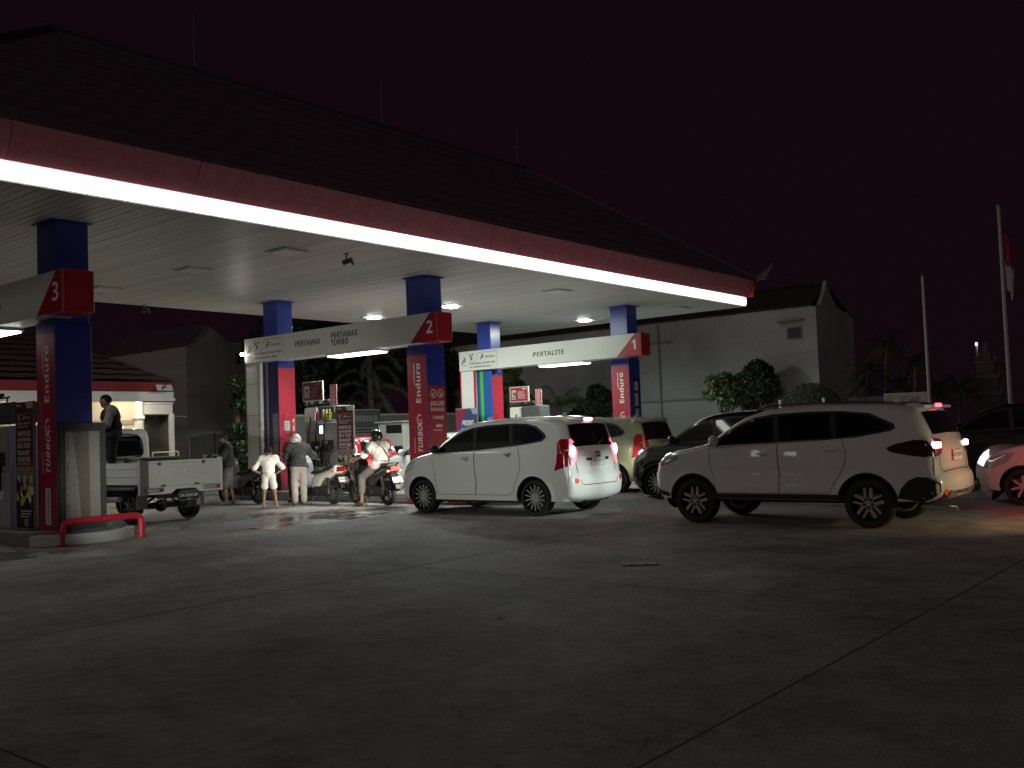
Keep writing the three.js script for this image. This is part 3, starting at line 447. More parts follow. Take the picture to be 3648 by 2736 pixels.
function wheel(parent, x, y, z, r, sx, style, w = 0.21) {
  const g = sub('wheel', parent, [x, y, z]);
  const q0 = style === 'multi' ? 0.77 : 0.68, prof = [[r * q0, -w / 2 + 0.01], [r * (q0 + 0.05), -w / 2], [r * 0.92, -w / 2], [r * 0.985, -w / 2 + 0.03], [r, -w / 2 + 0.06], [r, w / 2 - 0.06], [r * 0.985, w / 2 - 0.03], [r * 0.92, w / 2], [r * (q0 + 0.05), w / 2], [r * q0, w / 2 - 0.01]];
  const tyre = new THREE.LatheGeometry(prof.map((p) => new THREE.Vector2(p[0], p[1])), 40); tyre.rotateZ(Math.PI / 2); obj('tyre', tyre, MAT.rubber, g);
  const R = r * (style === 'multi' ? 0.77 : 0.69), geos = []; const ring = new THREE.LatheGeometry([[R * 0.9, -w / 2], [R, -w / 2 + 0.005], [R * 1.02, w / 2 - 0.015], [R, w / 2 + 0.002], [R * 0.93, w / 2 - 0.004], [R * 0.9, w / 2 - 0.05], [R * 0.88, -w / 2]].map((p) => new THREE.Vector2(p[0], p[1])), 36); ring.rotateZ(-Math.PI / 2 * 1); ring.scale(sx, 1, 1); geos.push(ring);
  const out = sx * (w / 2 - 0.03);
  const spoke = (a, w0, w1, off = 0, tilt = 0) => { const s = new THREE.Shape([[-w0 / 2, R * 0.12], [w0 / 2, R * 0.12], [w1 / 2 + tilt, R * 0.93], [-w1 / 2 + tilt, R * 0.93]].map((p) => new THREE.Vector2(p[0] + off, p[1]))); const e = new THREE.ExtrudeGeometry(s, { depth: 0.02, bevelEnabled: true, bevelSize: 0.004, bevelThickness: 0.006, bevelSegments: 1 }); e.rotateY(Math.PI / 2); e.rotateX(a); e.translate(out - 0.01, 0, 0); return e; };
  if (style === 'multi') for (let k = 0; k < 14; k++) geos.push(spoke(k / 14 * Math.PI * 2, 0.02, 0.014));
  else if (style === 'five') for (let k = 0; k < 5; k++) { geos.push(spoke(k / 5 * 6.2832, 0.045, 0.04, -0.032, -0.012), spoke(k / 5 * 6.2832, 0.03, 0.024, 0.036, 0.014)); }
  else for (let k = 0; k < 7; k++) geos.push(spoke(k / 7 * 6.2832, 0.04, 0.03));
  geos.push(cyl(R * 0.17, R * 0.15, 0.03, out + sx * 0.012, 0, 0, 0, 0, Math.PI / 2, 20)); for (let k = 0; k < 5; k++) geos.push(cyl(0.009, 0.009, 0.02, out + sx * 0.008, Math.cos(k * 1.2566) * R * 0.27, Math.sin(k * 1.2566) * R * 0.27, 0, 0, Math.PI / 2, 8));
  obj('rim', geos, style === 'steel' ? MAT.darkGrey : MAT.alloy, g);
  obj('brake_disc', [cyl(R * 0.62, R * 0.62, 0.012, -sx * 0.02, 0, 0, 0, 0, Math.PI / 2, 24), cyl(R * 0.86, R * 0.86, 0.01, -sx * 0.06, 0, 0, 0, 0, Math.PI / 2, 24)], MAT.darkGrey, g);
  return g;
}
MAT.alloy = M(0.5, 0.5, 0.5, 0.3, { metalness: 0.35 });
const plateMat = (s, dark) => printMat(256, 96, (c, w, h) => { c.fillStyle = dark ? '#15181a' : '#e8e8e4'; c.fillRect(0, 0, w, h); c.strokeStyle = dark ? '#c9ccd0' : '#333'; c.lineWidth = 3; c.strokeRect(4, 4, w - 8, h - 8); c.fillStyle = dark ? '#d6dade' : '#1a1a1a'; fitText(c, s, 18, 60, 220, 50); c.font = F(18); c.fillText(dark ? '10·26' : '01·27', 104, 86); });
const tailOff = PM(0.32, 0.008, 0.012, 0.15, { clearcoat: 1 }), tailOn = glow(1, 0.05, 0.10, 2.2), tailCore = glow(1, 0.5, 0.55, 3.2), lampClear = PM(0.7, 0.72, 0.74, 0.08, { clearcoat: 1 }), headOn = glow(1, 0.97, 0.9, 9);
const lensOff = PM(0.5, 0.52, 0.54, 0.12, { clearcoat: 1, metalness: 0.4 });
const SEAM = M(0.006, 0.006, 0.006, 0.7);
function spot(from, to, k, ang = 0.5, color = 0xfff0dc) { const l = new THREE.SpotLight(color, k, 0, ang, 0.9, 2); l.position.set(...from); l.target.position.set(...to); l.castShadow = true; l.shadow.radius = 1; l.name = 'headlamp_light'; scene.add(l); }
// paint: pearl body paint with clear coat
const paint = (r, g, b, rough = 0.35) => PM(r, g, b, rough, { clearcoat: 1, clearcoatRoughness: 0.025 });
function makeCar(o) {
  const S = o.shape, sh = carShell(S), L = S.L;
  const t = thing(o.name, o.label, 'car', [o.x, 0, o.z], o.turn || 0, o.group);
  obj('body', [sh.side(-1), sh.side(1), sh.skin()], o.paint, t);
  obj('underbody', [sh.under(), b2(-S.W / 2 + 0.3, S.W / 2 - 0.3, S.sill - 0.06, S.sill + 0.02, -L / 2 + 0.9, L / 2 - 0.9), rod([-S.W / 2 + 0.15, S.wr, S.wheels[1] - L / 2], [S.W / 2 - 0.15, S.wr, S.wheels[1] - L / 2], 0.05)], MAT.black, t);
  for (const sx of [-1, 1]) {
    obj('window_frame', sh.sidePatch(S.band, 0.003, sx), MAT.black, t);
    for (const p of S.panes) obj('window', sh.sidePatch(p, 0.007, sx), MAT.glass, t);
    for (const d of S.doors) {
      const door = obj('door', sh.sidePatch(d.poly, 0.003, sx), o.paint, t);
      obj('seam', ribbon(d.poly, 0.007, true).map((q) => sh.sidePatch(q, 0.0048, sx, 0.12)), SEAM, door);
      const [hu, hy] = d.handle, hx = sx * (sh.X(hu, hy) + 0.012);
      obj('handle', [rb(0.03, 0.028, 0.19, 0.012, hx + sx * 0.02, hy, hu - L / 2), at(new THREE.SphereGeometry(0.05, 12, 8).scale(0.25, 0.9, 1.2), hx - sx * 0.006, hy, hu - L / 2 + 0.01)], o.handle || o.paint, door);
    }
    if (S.cladding) for (const p of S.cladding) obj('cladding', sh.sidePatch(p, 0.008, sx), MAT.rubber, t);
    if (S.fuel && S.fuel.length && sx < 0) obj('fuel_flap', ribbon(S.fuel, 0.008, true).map((q) => sh.sidePatch(q, 0.002, sx, 0.3)), SEAM, t);
    if (S.trim && S.trim.length) obj('side_trim', S.trim.flatMap((l) => ribbon(l, 0.014).map((q) => sh.sidePatch(q, 0.006, sx, 0.2))), SEAM, t);
    // mirror
    const [mu, my] = S.mirror, mx = sx * (sh.X(mu, my) + 0.1), m = sub('door_mirror', t, [mx, my + 0.04, mu - L / 2]);
    obj('housing', at(new THREE.SphereGeometry(0.115, 16, 12).scale(0.95, 0.72, 0.62), 0, 0.02, 0), o.mirrorPaint || o.paint, m); obj('mirror_arm', rod([-sx * 0.12, -0.06, 0.0], [0, -0.02, 0], 0.02, 0.028), MAT.black, m);
    // lamps
    const hl = obj('headlight', sh.sidePatch(S.headSide, 0.006, sx, 0.018), lensOff, t);
    const eF = S.headSkin.map(([u, y, q]) => { const s = sh.sOf(u, y); return [s, sx * q * sh.edgeAt(s)]; });
    obj('lens', sh.skinPatch(sx > 0 ? eF : eF, 0.006), o.heads === true ? headOn : o.heads || lensOff, hl);
    const tl = obj('tail_light', sh.sidePatch(S.tailSide, 0.006, sx, 0.014), o.tailMat || tailOff, t);
    const eT = S.tailSkin.map(([u, y, q]) => { const s = sh.sOf(u, y); return [s, sx * q * sh.edgeAt(s)]; });
    obj('rear_lens', sh.skinPatch(eT, 0.006), o.tailRear || o.tailMat || tailOff, tl);
    for (const w of S.wheels) wheel(t, sx * (S.W / 2 - 0.125), S.wr, w - L / 2, S.wr, sx, o.wheel || 'five', 0.22);
    for (const w of S.wheels) { const r = S.arch; obj('arch_lip', ribbon(Array.from({ length: 19 }, (_, k) => { const a = Math.PI * (k / 18); return [w - Math.cos(a) * r * 1.015, S.wr + Math.sin(a) * r * 1.015]; }).filter((p) => p[1] > S.sill), 0.016).map((q) => sh.sidePatch(q, 0.004, sx, 0.3)), S.cladding ? MAT.rubber : SEAM, t); }
  }
  const sk = (pts) => pts.map(([u, y, q]) => { const s = sh.sOf(u, y); return [s, q * sh.edgeAt(s)]; });
  obj('windscreen', sh.skinPatch(sk(S.screen), 0.005), MAT.glass, t); obj('rear_window', sh.skinPatch(sk(S.rearWin), 0.006), MAT.glass, t);
  if (S.rearSeams) obj('tailgate_seam', S.rearSeams.flatMap((l) => ribbon(sk(l), 0.012).map((q) => sh.skinPatch(q, 0.003, 0.2))), SEAM, t);
  if (S.frontGrille) obj('grille', S.frontGrille.map((l) => sh.skinPatch(sk(l), 0.008)), MAT.black, t);
  if (S.rearLower) obj('rear_skid', S.rearLower.map((l) => sh.skinPatch(sk(l), 0.008)), MAT.rubber, t);
  if (S.spoiler) { const [su, sy, sw, sd] = S.spoiler, sp = obj('spoiler', [slab([[su - L / 2 - sd, sy - 0.03], [su - L / 2 - sd * 0.6, sy + 0.015], [su - L / 2, sy + 0.01], [su - L / 2 + 0.1, sy - 0.02], [su - L / 2 + 0.09, sy - 0.055], [su - L / 2 - 0.05, sy - 0.06]], sw, 0.015, 2)], o.paint, t); if (o.brake) obj('high_brake_lamp', rb(0.24, 0.05, 0.03, 0.012, 0, sy - 0.022, su - L / 2 + 0.1), o.brake, sp); }
  if (o.plate) { const s = sh.sOf(...S.platePos), q = sh.skinAt(s, 0, 0.02); const m = panel('number_plate', 0.4, 0.15, plateMat(o.plate), t, q[0], q[1], q[2] + 0.005, '+z', 0.01); m.name = 'number_plate'; }
  if (S.reflectors) obj('bumper_reflector', S.reflectors.flatMap(([u, y, q]) => [-1, 1].map((sx) => { const s = sh.sOf(u, y), p = sh.skinAt(s, sx * q * sh.edgeAt(s), 0.008); return cyl(0.045, 0.045, 0.012, p[0], p[1], p[2], Math.PI / 2, sx * 0.3, 0, 16); })), PM(0.9, 0.12, 0.05, 0.2, { clearcoat: 1 }), t);
  obj('wiper', [rod([0.05, sh.skinAt(sh.sOf(...S.wiper), 0.05, 0.02)[1], sh.skinAt(sh.sOf(...S.wiper), 0.05, 0.02)[2]], [0.34, sh.skinAt(sh.sOf(S.wiper[0] - 0.05, S.wiper[1] + 0.14), 0.34, 0.02)[1], sh.skinAt(sh.sOf(S.wiper[0] - 0.05, S.wiper[1] + 0.14), 0.34, 0.02)[2]], 0.012, 0.007)], MAT.black, t);
  obj('antenna', slab([[0, 0], [0.16, 0], [0.13, 0.07]].map(([a, b]) => [a + S.fin - L / 2, b + sh.skinAt(sh.sOf(S.fin, 1.8), 0, 0)[1] - 0.005]), 0.03, 0.008), o.paint, t);
  if (o.extra) o.extra(t, sh, S);
  return t;
}
const mpv = { // small people carrier
  L: 4.3, W: 1.72, belt: 1.14, tumble: 0.235, rRoof: 0.1, sill: 0.27, wr: 0.325, arch: 0.375, wheels: [0.73, 3.49], crownF: 0.2, crease: 0.6,
  outline: [[0.16, 0.2], [0.07, 0.27], [0.03, 0.4], [0.02, 0.55], [0.04, 0.68], [0.07, 0.78], [0.14, 0.9], [0.26, 0.99], [0.5, 1.07], [0.98, 1.185], [1.28, 1.38], [1.6, 1.57], [1.85, 1.665], [2.2, 1.725], [2.7, 1.75], [3.3, 1.745], [3.85, 1.715], [4.02, 1.67], [4.08, 1.57], [4.17, 1.27], [4.21, 1.16], [4.23, 1.0], [4.235, 0.8], [4.27, 0.72], [4.3, 0.64], [4.3, 0.46], [4.26, 0.33], [4.16, 0.27]],
  band: [[1.02, 1.14], [1.22, 1.265], [1.5, 1.43], [1.75, 1.545], [2.0, 1.61], [2.35, 1.645], [2.95, 1.66], [3.3, 1.645], [3.52, 1.59], [3.72, 1.46], [3.76, 1.39], [3.68, 1.32], [3.3, 1.27], [2.0, 1.18]],
  panes: [[[1.2, 1.175], [1.24, 1.245], [1.5, 1.395], [1.76, 1.51], [2.03, 1.575], [2.06, 1.2]], [[2.14, 1.205], [2.11, 1.585], [2.4, 1.615], [2.88, 1.63], [2.93, 1.275]], [[3.01, 1.285], [2.97, 1.63], [3.28, 1.615], [3.48, 1.565], [3.66, 1.45], [3.7, 1.39], [3.63, 1.345], [3.3, 1.3]]],
  doors: [{ poly: [[1.04, 1.12], [1.06, 0.9], [1.1, 0.6], [1.16, 0.4], [1.2, 0.37], [2.1, 0.37], [2.13, 0.6], [2.1, 0.9], [2.1, 1.175], [1.6, 1.15]], handle: [1.9, 1.04] }, { poly: [[2.11, 1.18], [2.11, 0.9], [2.14, 0.6], [2.12, 0.37], [2.9, 0.37], [3.0, 0.42], [3.06, 0.6], [3.14, 0.72], [3.2, 0.85], [3.2, 1.0], [3.14, 1.25], [2.6, 1.215]], handle: [2.92, 1.1] }],
  fuel: [], mirror: [1.18, 1.17], headSide: [[0.09, 0.76], [0.2, 0.74], [0.46, 0.87], [0.56, 1.0], [0.4, 1.0], [0.2, 0.92]], headSkin: [[0.06, 0.75, 0.55], [0.07, 0.77, 1], [0.16, 0.92, 1], [0.2, 0.955, 0.62]],
  tailSide: [[4.142, 1.35], [4.176, 1.24], [4.208, 1.14], [4.226, 1.0], [4.231, 0.88], [4.1, 0.84], [3.95, 0.8], [4.0, 0.95], [4.02, 1.12], [4.0, 1.28], [4.05, 1.35]], tailSkin: [[4.145, 1.35, 0.9], [4.145, 1.35, 1], [4.232, 0.88, 1], [4.232, 0.95, 0.86], [4.22, 1.12, 0.76]],
  screen: [[1.0, 1.2, -0.93], [1.0, 1.2, 0.93], [1.78, 1.645, 0.95], [1.78, 1.645, -0.95]], rearWin: [[4.075, 1.58, -0.97], [4.075, 1.58, 0.97], [4.19, 1.2, 0.93], [4.19, 1.2, -0.93]],
  rearSeams: [[[4.08, 1.6, -0.98], [4.19, 1.2, -0.97], [4.235, 0.9, -0.83], [4.3, 0.6, -0.8], [4.3, 0.55, -0.72], [4.3, 0.55, 0.72], [4.3, 0.6, 0.8], [4.235, 0.9, 0.83], [4.19, 1.2, 0.97]]],
  frontGrille: [[[0.03, 0.4, -0.7], [0.03, 0.4, 0.7], [0.02, 0.56, 0.78], [0.02, 0.56, -0.78]]], rearLower: [[[4.22, 0.3, -0.6], [4.22, 0.3, 0.6], [4.17, 0.272, 0.6], [4.17, 0.272, -0.6]]],
  spoiler: [4.02, 1.71, 1.2, 0.12], platePos: [4.235, 0.93], reflectors: [[4.3, 0.6, 0.96]], wiper: [4.19, 1.2], fin: 3.5,
};
const suv = { // crossover with black lower cladding
  L: 4.42, W: 1.74, belt: 1.18, tumble: 0.24, rRoof: 0.1, sill: 0.38, wr: 0.345, arch: 0.41, wheels: [0.78, 3.45], crownF: 0.2, crease: 0.75,
  outline: [[0.14, 0.34], [0.06, 0.4], [0.02, 0.52], [0.0, 0.7], [0.03, 0.86], [0.1, 0.98], [0.24, 1.06], [0.6, 1.13], [1.0, 1.22], [1.3, 1.41], [1.62, 1.585], [1.9, 1.67], [2.3, 1.715], [2.8, 1.73], [3.4, 1.715], [3.9, 1.68], [4.08, 1.63], [4.14, 1.55], [4.28, 1.24], [4.33, 1.12], [4.34, 0.95], [4.34, 0.8], [4.4, 0.7], [4.42, 0.6], [4.4, 0.48], [4.3, 0.4], [4.16, 0.36]],
  band: [[1.04, 1.17], [1.25, 1.32], [1.55, 1.49], [1.8, 1.585], [2.1, 1.625], [2.6, 1.64], [3.1, 1.63], [3.5, 1.585], [3.83, 1.43], [3.86, 1.37], [3.8, 1.33], [3.3, 1.25], [2.0, 1.2]],
  panes: [[[1.24, 1.2], [1.28, 1.3], [1.56, 1.455], [1.82, 1.55], [2.08, 1.585], [2.12, 1.225]], [[2.2, 1.23], [2.16, 1.59], [2.6, 1.605], [2.93, 1.605], [2.98, 1.255]], [[3.05, 1.265], [3.01, 1.605], [3.15, 1.595], [3.48, 1.55], [3.76, 1.42], [3.79, 1.38], [3.74, 1.35], [3.3, 1.285]]],
  doors: [{ poly: [[1.06, 1.14], [1.07, 0.95], [1.12, 0.7], [1.18, 0.47], [2.15, 0.47], [2.18, 0.7], [2.16, 1.19], [1.6, 1.17]], handle: [1.95, 1.05] }, { poly: [[2.17, 1.195], [2.19, 0.7], [2.17, 0.47], [2.9, 0.47], [2.98, 0.6], [3.08, 0.75], [3.16, 0.9], [3.18, 1.05], [3.12, 1.245], [2.6, 1.21]], handle: [2.98, 1.09] }],
  cladding: [[[1.1, 0.385], [3.12, 0.385], [3.14, 0.46], [1.1, 0.46]], [[3.86, 0.42], [4.14, 0.375], [4.28, 0.41], [4.395, 0.51], [4.4, 0.62], [4.26, 0.7], [4.12, 0.71], [4.0, 0.66], [3.9, 0.54]], [[0.04, 0.44], [0.36, 0.4], [0.34, 0.46], [0.1, 0.52]]],
  mirror: [1.2, 1.2], headSide: [[0.06, 0.9], [0.2, 0.88], [0.5, 0.97], [0.58, 1.1], [0.42, 1.085], [0.2, 1.02]], headSkin: [[0.03, 0.87, 0.6], [0.03, 0.87, 1], [0.14, 1.0, 1], [0.16, 1.01, 0.6]],
  tailSide: [[4.34, 0.98], [4.335, 1.08], [4.25, 1.2], [4.1, 1.2], [3.85, 1.15], [3.74, 1.1], [3.78, 1.05], [4.0, 1.0], [4.2, 0.97]], tailSkin: [[4.3, 1.2, 0.72], [4.29, 1.21, 1], [4.34, 0.98, 1], [4.34, 1.0, 0.78]],
  screen: [[1.03, 1.235, -0.93], [1.03, 1.235, 0.93], [1.84, 1.65, 0.95], [1.84, 1.65, -0.95]], rearWin: [[4.13, 1.57, -0.97], [4.13, 1.57, 0.97], [4.28, 1.25, 0.93], [4.28, 1.25, -0.93]],
  rearSeams: [[[4.28, 1.24, -0.98], [4.34, 0.95, -0.86], [4.38, 0.74, -0.82], [4.38, 0.74, 0.82], [4.34, 0.95, 0.86], [4.28, 1.24, 0.98]]],
  frontGrille: [[[0.02, 0.52, -0.6], [0.02, 0.52, 0.6], [0.02, 0.82, 0.68], [0.02, 0.82, -0.68]]], rearLower: [[[4.41, 0.52, -0.95], [4.41, 0.52, 0.95], [4.18, 0.37, 0.95], [4.18, 0.37, -0.95]]],
  spoiler: [4.1, 1.685, 1.24, 0.2], platePos: [4.335, 0.95], reflectors: [[4.4, 0.5, 0.93]], wiper: [4.28, 1.26], fin: 3.55, trim: [],
};
const hatch = { ...mpv, L: 3.75, W: 1.66, belt: 1.0, wheels: [0.68, 3.12], wr: 0.3, arch: 0.345, sill: 0.24,
  outline: [[0.16, 0.2], [0.06, 0.28], [0.02, 0.45], [0.03, 0.6], [0.1, 0.75], [0.25, 0.86], [0.55, 0.95], [0.95, 1.04], [1.3, 1.27], [1.6, 1.43], [1.95, 1.51], [2.4, 1.535], [2.95, 1.51], [3.4, 1.45], [3.5, 1.38], [3.62, 1.08], [3.68, 0.95], [3.7, 0.75], [3.75, 0.62], [3.75, 0.42], [3.7, 0.28], [3.6, 0.23]],
  band: [[1.02, 1.01], [1.3, 1.2], [1.6, 1.35], [1.95, 1.42], [2.4, 1.445], [2.9, 1.42], [3.2, 1.36], [3.32, 1.22], [3.1, 1.12], [2.0, 1.05]],
  panes: [[[1.2, 1.05], [1.32, 1.17], [1.6, 1.31], [1.93, 1.38], [1.96, 1.075]], [[2.04, 1.08], [2.02, 1.39], [2.4, 1.405], [2.85, 1.38], [3.1, 1.3], [3.2, 1.22], [3.0, 1.15]]],
  doors: [{ poly: [[1.03, 0.98], [1.05, 0.7], [1.12, 0.33], [2.0, 0.33], [2.02, 0.7], [2.0, 1.04]], handle: [1.8, 0.92] }, { poly: [[2.01, 1.04], [2.03, 0.6], [2.01, 0.33], [2.7, 0.33], [2.85, 0.6], [2.95, 0.8], [2.95, 1.09]], handle: [2.75, 0.95] }],
  mirror: [1.18, 1.03], headSide: [[0.07, 0.62], [0.2, 0.6], [0.45, 0.7], [0.6, 0.86], [0.42, 0.86], [0.2, 0.78]], headSkin: [[0.03, 0.62, 0.55], [0.03, 0.62, 1], [0.14, 0.79, 1], [0.18, 0.81, 0.6]],
  tailSide: [[3.7, 0.72], [3.69, 0.9], [3.64, 1.03], [3.5, 1.05], [3.45, 0.95], [3.5, 0.76]], tailSkin: [[3.63, 1.05, 0.72], [3.63, 1.06, 1], [3.7, 0.74, 1], [3.7, 0.76, 0.72]],
  screen: [[1.0, 1.07, -0.92], [1.0, 1.07, 0.92], [1.75, 1.47, 0.95], [1.75, 1.47, -0.95]], rearWin: [[3.48, 1.4, -0.95], [3.48, 1.4, 0.95], [3.61, 1.11, 0.92], [3.61, 1.11, -0.92]],
  rearSeams: [[[3.62, 1.08, -0.95], [3.7, 0.76, -0.7], [3.72, 0.66, -0.68], [3.72, 0.66, 0.68], [3.7, 0.76, 0.7], [3.62, 1.08, 0.95]]],
  frontGrille: [[[0.05, 0.3, -0.7], [0.05, 0.3, 0.7], [0.02, 0.44, 0.75], [0.02, 0.44, -0.75]]], rearLower: null, spoiler: [3.42, 1.455, 1.1, 0.1], platePos: [3.7, 0.82], reflectors: [[3.75, 0.45, 0.9]], wiper: [3.61, 1.12], fin: 3.0 };
const pearl = paint(0.72, 0.735, 0.72, 0.32);
{
  // white people carrier in the near lane
  const zc = (n, S) => n + S.L / 2;
  makeCar({ name: 'parked_car', label: 'white people carrier with lit brake lights waiting behind the scooters', shape: mpv, x: 13.6 + 0.86, z: zc(-14.22, mpv), paint: pearl, wheel: 'multi', heads: true, tailMat: tailOff, tailRear: tailOn, brake: tailCore, plate: 'DK 1022 FE', handle: MAT.chrome, mirrorPaint: MAT.black, group: 'cars waiting for fuel',
    extra: (t, sh, S) => {
      const s = sh.sOf(4.235, 1.07), q = sh.skinAt(s, 0, 0.01), e = new THREE.TorusGeometry(0.062, 0.011, 8, 24), e2 = new THREE.TorusGeometry(0.034, 0.009, 8, 20), e3 = new THREE.TorusGeometry(0.046, 0.009, 8, 20); e.scale(1.25, 0.85, 1); e2.scale(0.75, 1.2, 1); e3.scale(1.2, 0.5, 1); for (const g of [e2, e3]) g.translate(0, 0.008, 0); const em = [e, e2, e3]; em.forEach((g) => { g.rotateX(-0.1); g.translate(q[0], q[1], q[2] + 0.01); }); obj('emblem', em, MAT.chrome, t);
      const p = sh.skinAt(sh.sOf(4.235, 0.99), 0, 0.012); obj('plate_garnish', [rb(0.66, 0.05, 0.03, 0.012, p[0], p[1], p[2])], MAT.black, t);
      for (const sx of [-1, 1]) { const b = sh.sOf(4.22, 1.12), e4 = sh.edgeAt(b), k = sh.skinAt(b, sx * e4 * 0.93, 0.016); obj('brake_lamp', at(new THREE.SphereGeometry(0.085, 14, 10).scale(0.8, 1.25, 0.3), k[0], k[1], k[2] - 0.005), tailCore, t); }
      obj('exhaust_pipe', rod([0.45, 0.27, 1.6], [0.45, 0.25, 2.05], 0.03), MAT.metal, t);
      obj('side_skirt', [-1, 1].map((sx) => sh.sidePatch([[1.12, 0.275], [3.1, 0.275], [3.1, 0.345], [1.12, 0.36]], 0.02, sx)), pearl, t);
      const sm = printMat(128, 32, (c, w, h) => { c.fillStyle = '#d4d6d2'; c.fillRect(0, 0, w, h); c.fillStyle = '#444'; c.font = 'italic bold 22px sans-serif'; c.fillText('AVANZA', 8, 24); }); const bb = sh.skinAt(sh.sOf(4.232, 1.06), -0.36, 0.006); panel('badge', 0.2, 0.035, sm, t, bb[0], bb[1], bb[2] + 0.006, '+z', 0.004);
    } });
  // crossover in front
  const head = paint(0.72, 0.715, 0.7, 0.33);
  makeCar({ name: 'parked_car', label: 'white crossover with black lower cladding and one bright red tail lamp', shape: suv, x: 13.46 + 0.87, z: zc(-8.25, suv), paint: head, wheel: 'five', heads: true, tailMat: PM(0.05, 0.006, 0.008, 0.12, { clearcoat: 1 }), tailRear: PM(0.4, 0.01, 0.015, 0.12, { clearcoat: 1 }), brake: glow(1, 0.06, 0.12, 2.5), plate: 'DK 1640 KD', group: 'cars waiting for fuel',
    extra: (t, sh) => {
      for (const sx of [-1, 1]) { const s = sh.sOf(4.32, 1.12), q = sh.skinAt(s, sx * sh.edgeAt(s) * 0.97, 0.02); obj('brake_lamp', rb(0.16, 0.085, 0.05, 0.02, q[0], q[1], q[2] - 0.006, 0, sx * 0.4), tailCore, t); }
      obj('skid_plate', [slab([[2.02, 0.36], [2.2, 0.4], [2.26, 0.5], [2.22, 0.52], [2.1, 0.44], [1.98, 0.42]], 1.1, 0.012)], MAT.metal, t); obj('exhaust_pipe', rod([-0.5, 0.31, 1.85], [-0.5, 0.27, 2.3], 0.035), MAT.metal, t);
      obj('roof_rail', [-1, 1].map((sx) => tube([[sx * 0.56, 1.66, -0.5], [sx * 0.57, 1.73, -0.35], [sx * 0.57, 1.755, 0.3], [sx * 0.56, 1.74, 1.2], [sx * 0.55, 1.7, 1.5]], 0.016, 6)), MAT.darkGrey, t);
    } });
  const olive = paint(0.25, 0.28, 0.175, 0.4);
  makeCar({ name: 'parked_car', label: 'pale green people carrier seen past the black one, red lamps unlit', shape: mpv, x: 19.22 + 0.86, z: -12.0 - mpv.L / 2 + 0.1, paint: olive, wheel: 'steel', plate: 'DK 1351 AC', group: 'cars waiting for fuel' });
  makeCar({ name: 'parked_car', label: 'glossy black people carrier with its lamps on behind the pale green one', shape: mpv, x: 17.7 + 0.86, z: zc(-11.42, mpv), paint: paint(0.006, 0.006, 0.007, 0.2), wheel: 'multi', heads: true, group: 'cars waiting for fuel' });
  makeCar({ name: 'parked_car', label: 'white hatchback nosing in behind the crossover, lit pink by brake lamps', shape: hatch, x: 17.6 + 0.83, z: -4.42 + hatch.L / 2, paint: paint(0.62, 0.6, 0.58, 0.36), wheel: 'seven', heads: glow(1, 0.93, 0.88, 1.1), group: 'cars waiting for fuel' });
  makeCar({ name: 'parked_car', label: 'black van with a long dark side standing beyond the white hatchback', shape: { ...suv, cladding: null }, x: 21.0 + 0.87, z: -6.75 + suv.L / 2, paint: paint(0.006, 0.005, 0.006, 0.3), wheel: 'seven', group: 'cars waiting for fuel' });
  makeCar({ name: 'parked_car', label: 'red hatchback on the far side of island two behind the rider', shape: hatch, x: 17.55 + 0.83, z: -19.75 - hatch.L / 2, paint: paint(0.5, 0.012, 0.03, 0.35), wheel: 'seven', plate: 'DK 1207 UB', group: 'cars waiting for fuel' });
  makeCar({ name: 'parked_car', label: 'white hatchback half hidden by the column of beam two', shape: hatch, x: 17.55 + 0.83, z: -19.2 + hatch.L / 2, paint: pearl, wheel: 'seven', heads: true, group: 'cars waiting for fuel' });
  // a hatchback rolling in from beyond the frame, its low beams rake the concrete and the near sides of the queue
  makeCar({ name: 'parked_car', label: 'white hatchback rolling in beside island three with its lamps on', shape: hatch, x: 3.9 - hatch.L / 2, z: -10.9, turn: -Math.PI / 2 - 0.2, paint: pearl, wheel: 'seven', heads: glow(1, 0.97, 0.9, 1.6), group: 'cars waiting for fuel' });
  spot([4.22, 0.68, -10.2], [13.6, 1.5, -11.8], 26, 0.34, 0xf4f8ee); spot([4.0, 0.68, -11.3], [11.4, 1.2, -16.4], 44, 0.3, 0xf4f8ee);
  // the next car in the near lane stands just beyond the frame and lights the crossover's tail
  makeCar({ name: 'parked_car', label: 'silver people carrier next in line behind the white crossover', shape: mpv, x: 14.6, z: -1.6 + mpv.L / 2, paint: paint(0.4, 0.4, 0.4, 0.35), wheel: 'seven', heads: true, group: 'cars waiting for fuel' });
  for (const s of [-0.55, 0.55]) spot([14.6 + s, 0.8, -1.72], [14.6 + s * 0.9, 0.35, -4.2], 2.6, 0.7, 0xffe0a0);
  // head lamps of the waiting cars
  for (const [x, z, y, k, ty] of [[13.95, -14.32, 0.8, 26, 0.7], [14.95, -14.32, 0.8, 12, 0.5], [13.85, -8.36, 0.92, 4.5, -0.3], [14.85, -8.36, 0.92, 4.5, -0.3], [18.1, -11.52, 0.82, 5, 0.6], [19.05, -11.52, 0.82, 5, 0.6], [18.0, -4.52, 0.7, 1.2, 0.45], [18.9, -4.52, 0.7, 1.2, 0.45], [18.0, -19.3, 0.7, 2, 0.4]])
    spot([x, y, z], [x, ty, z - 5], k, z > -9 && z < -8 ? 0.42 : 0.62, z > -9 && z < -8 ? 0xf4fff4 : 0xfff2e0);
  // brake lamps
  const red = (x, y, z, k) => { const l = new THREE.SpotLight(0xff1822, k, 0, 1.25, 0.6, 2); l.position.set(x, y, z); l.target.position.set(x + 2.6, y - 0.25, z + 2); l.castShadow = true; l.shadow.radius = 4; l.name = 'brake_light'; scene.add(l); };
  red(13.78, 1.12, -9.78, 0.12); red(15.15, 1.12, -9.78, 0.12); red(13.62, 1.1, -3.72, 0.8); red(15.05, 1.1, -3.72, 1.9);
}

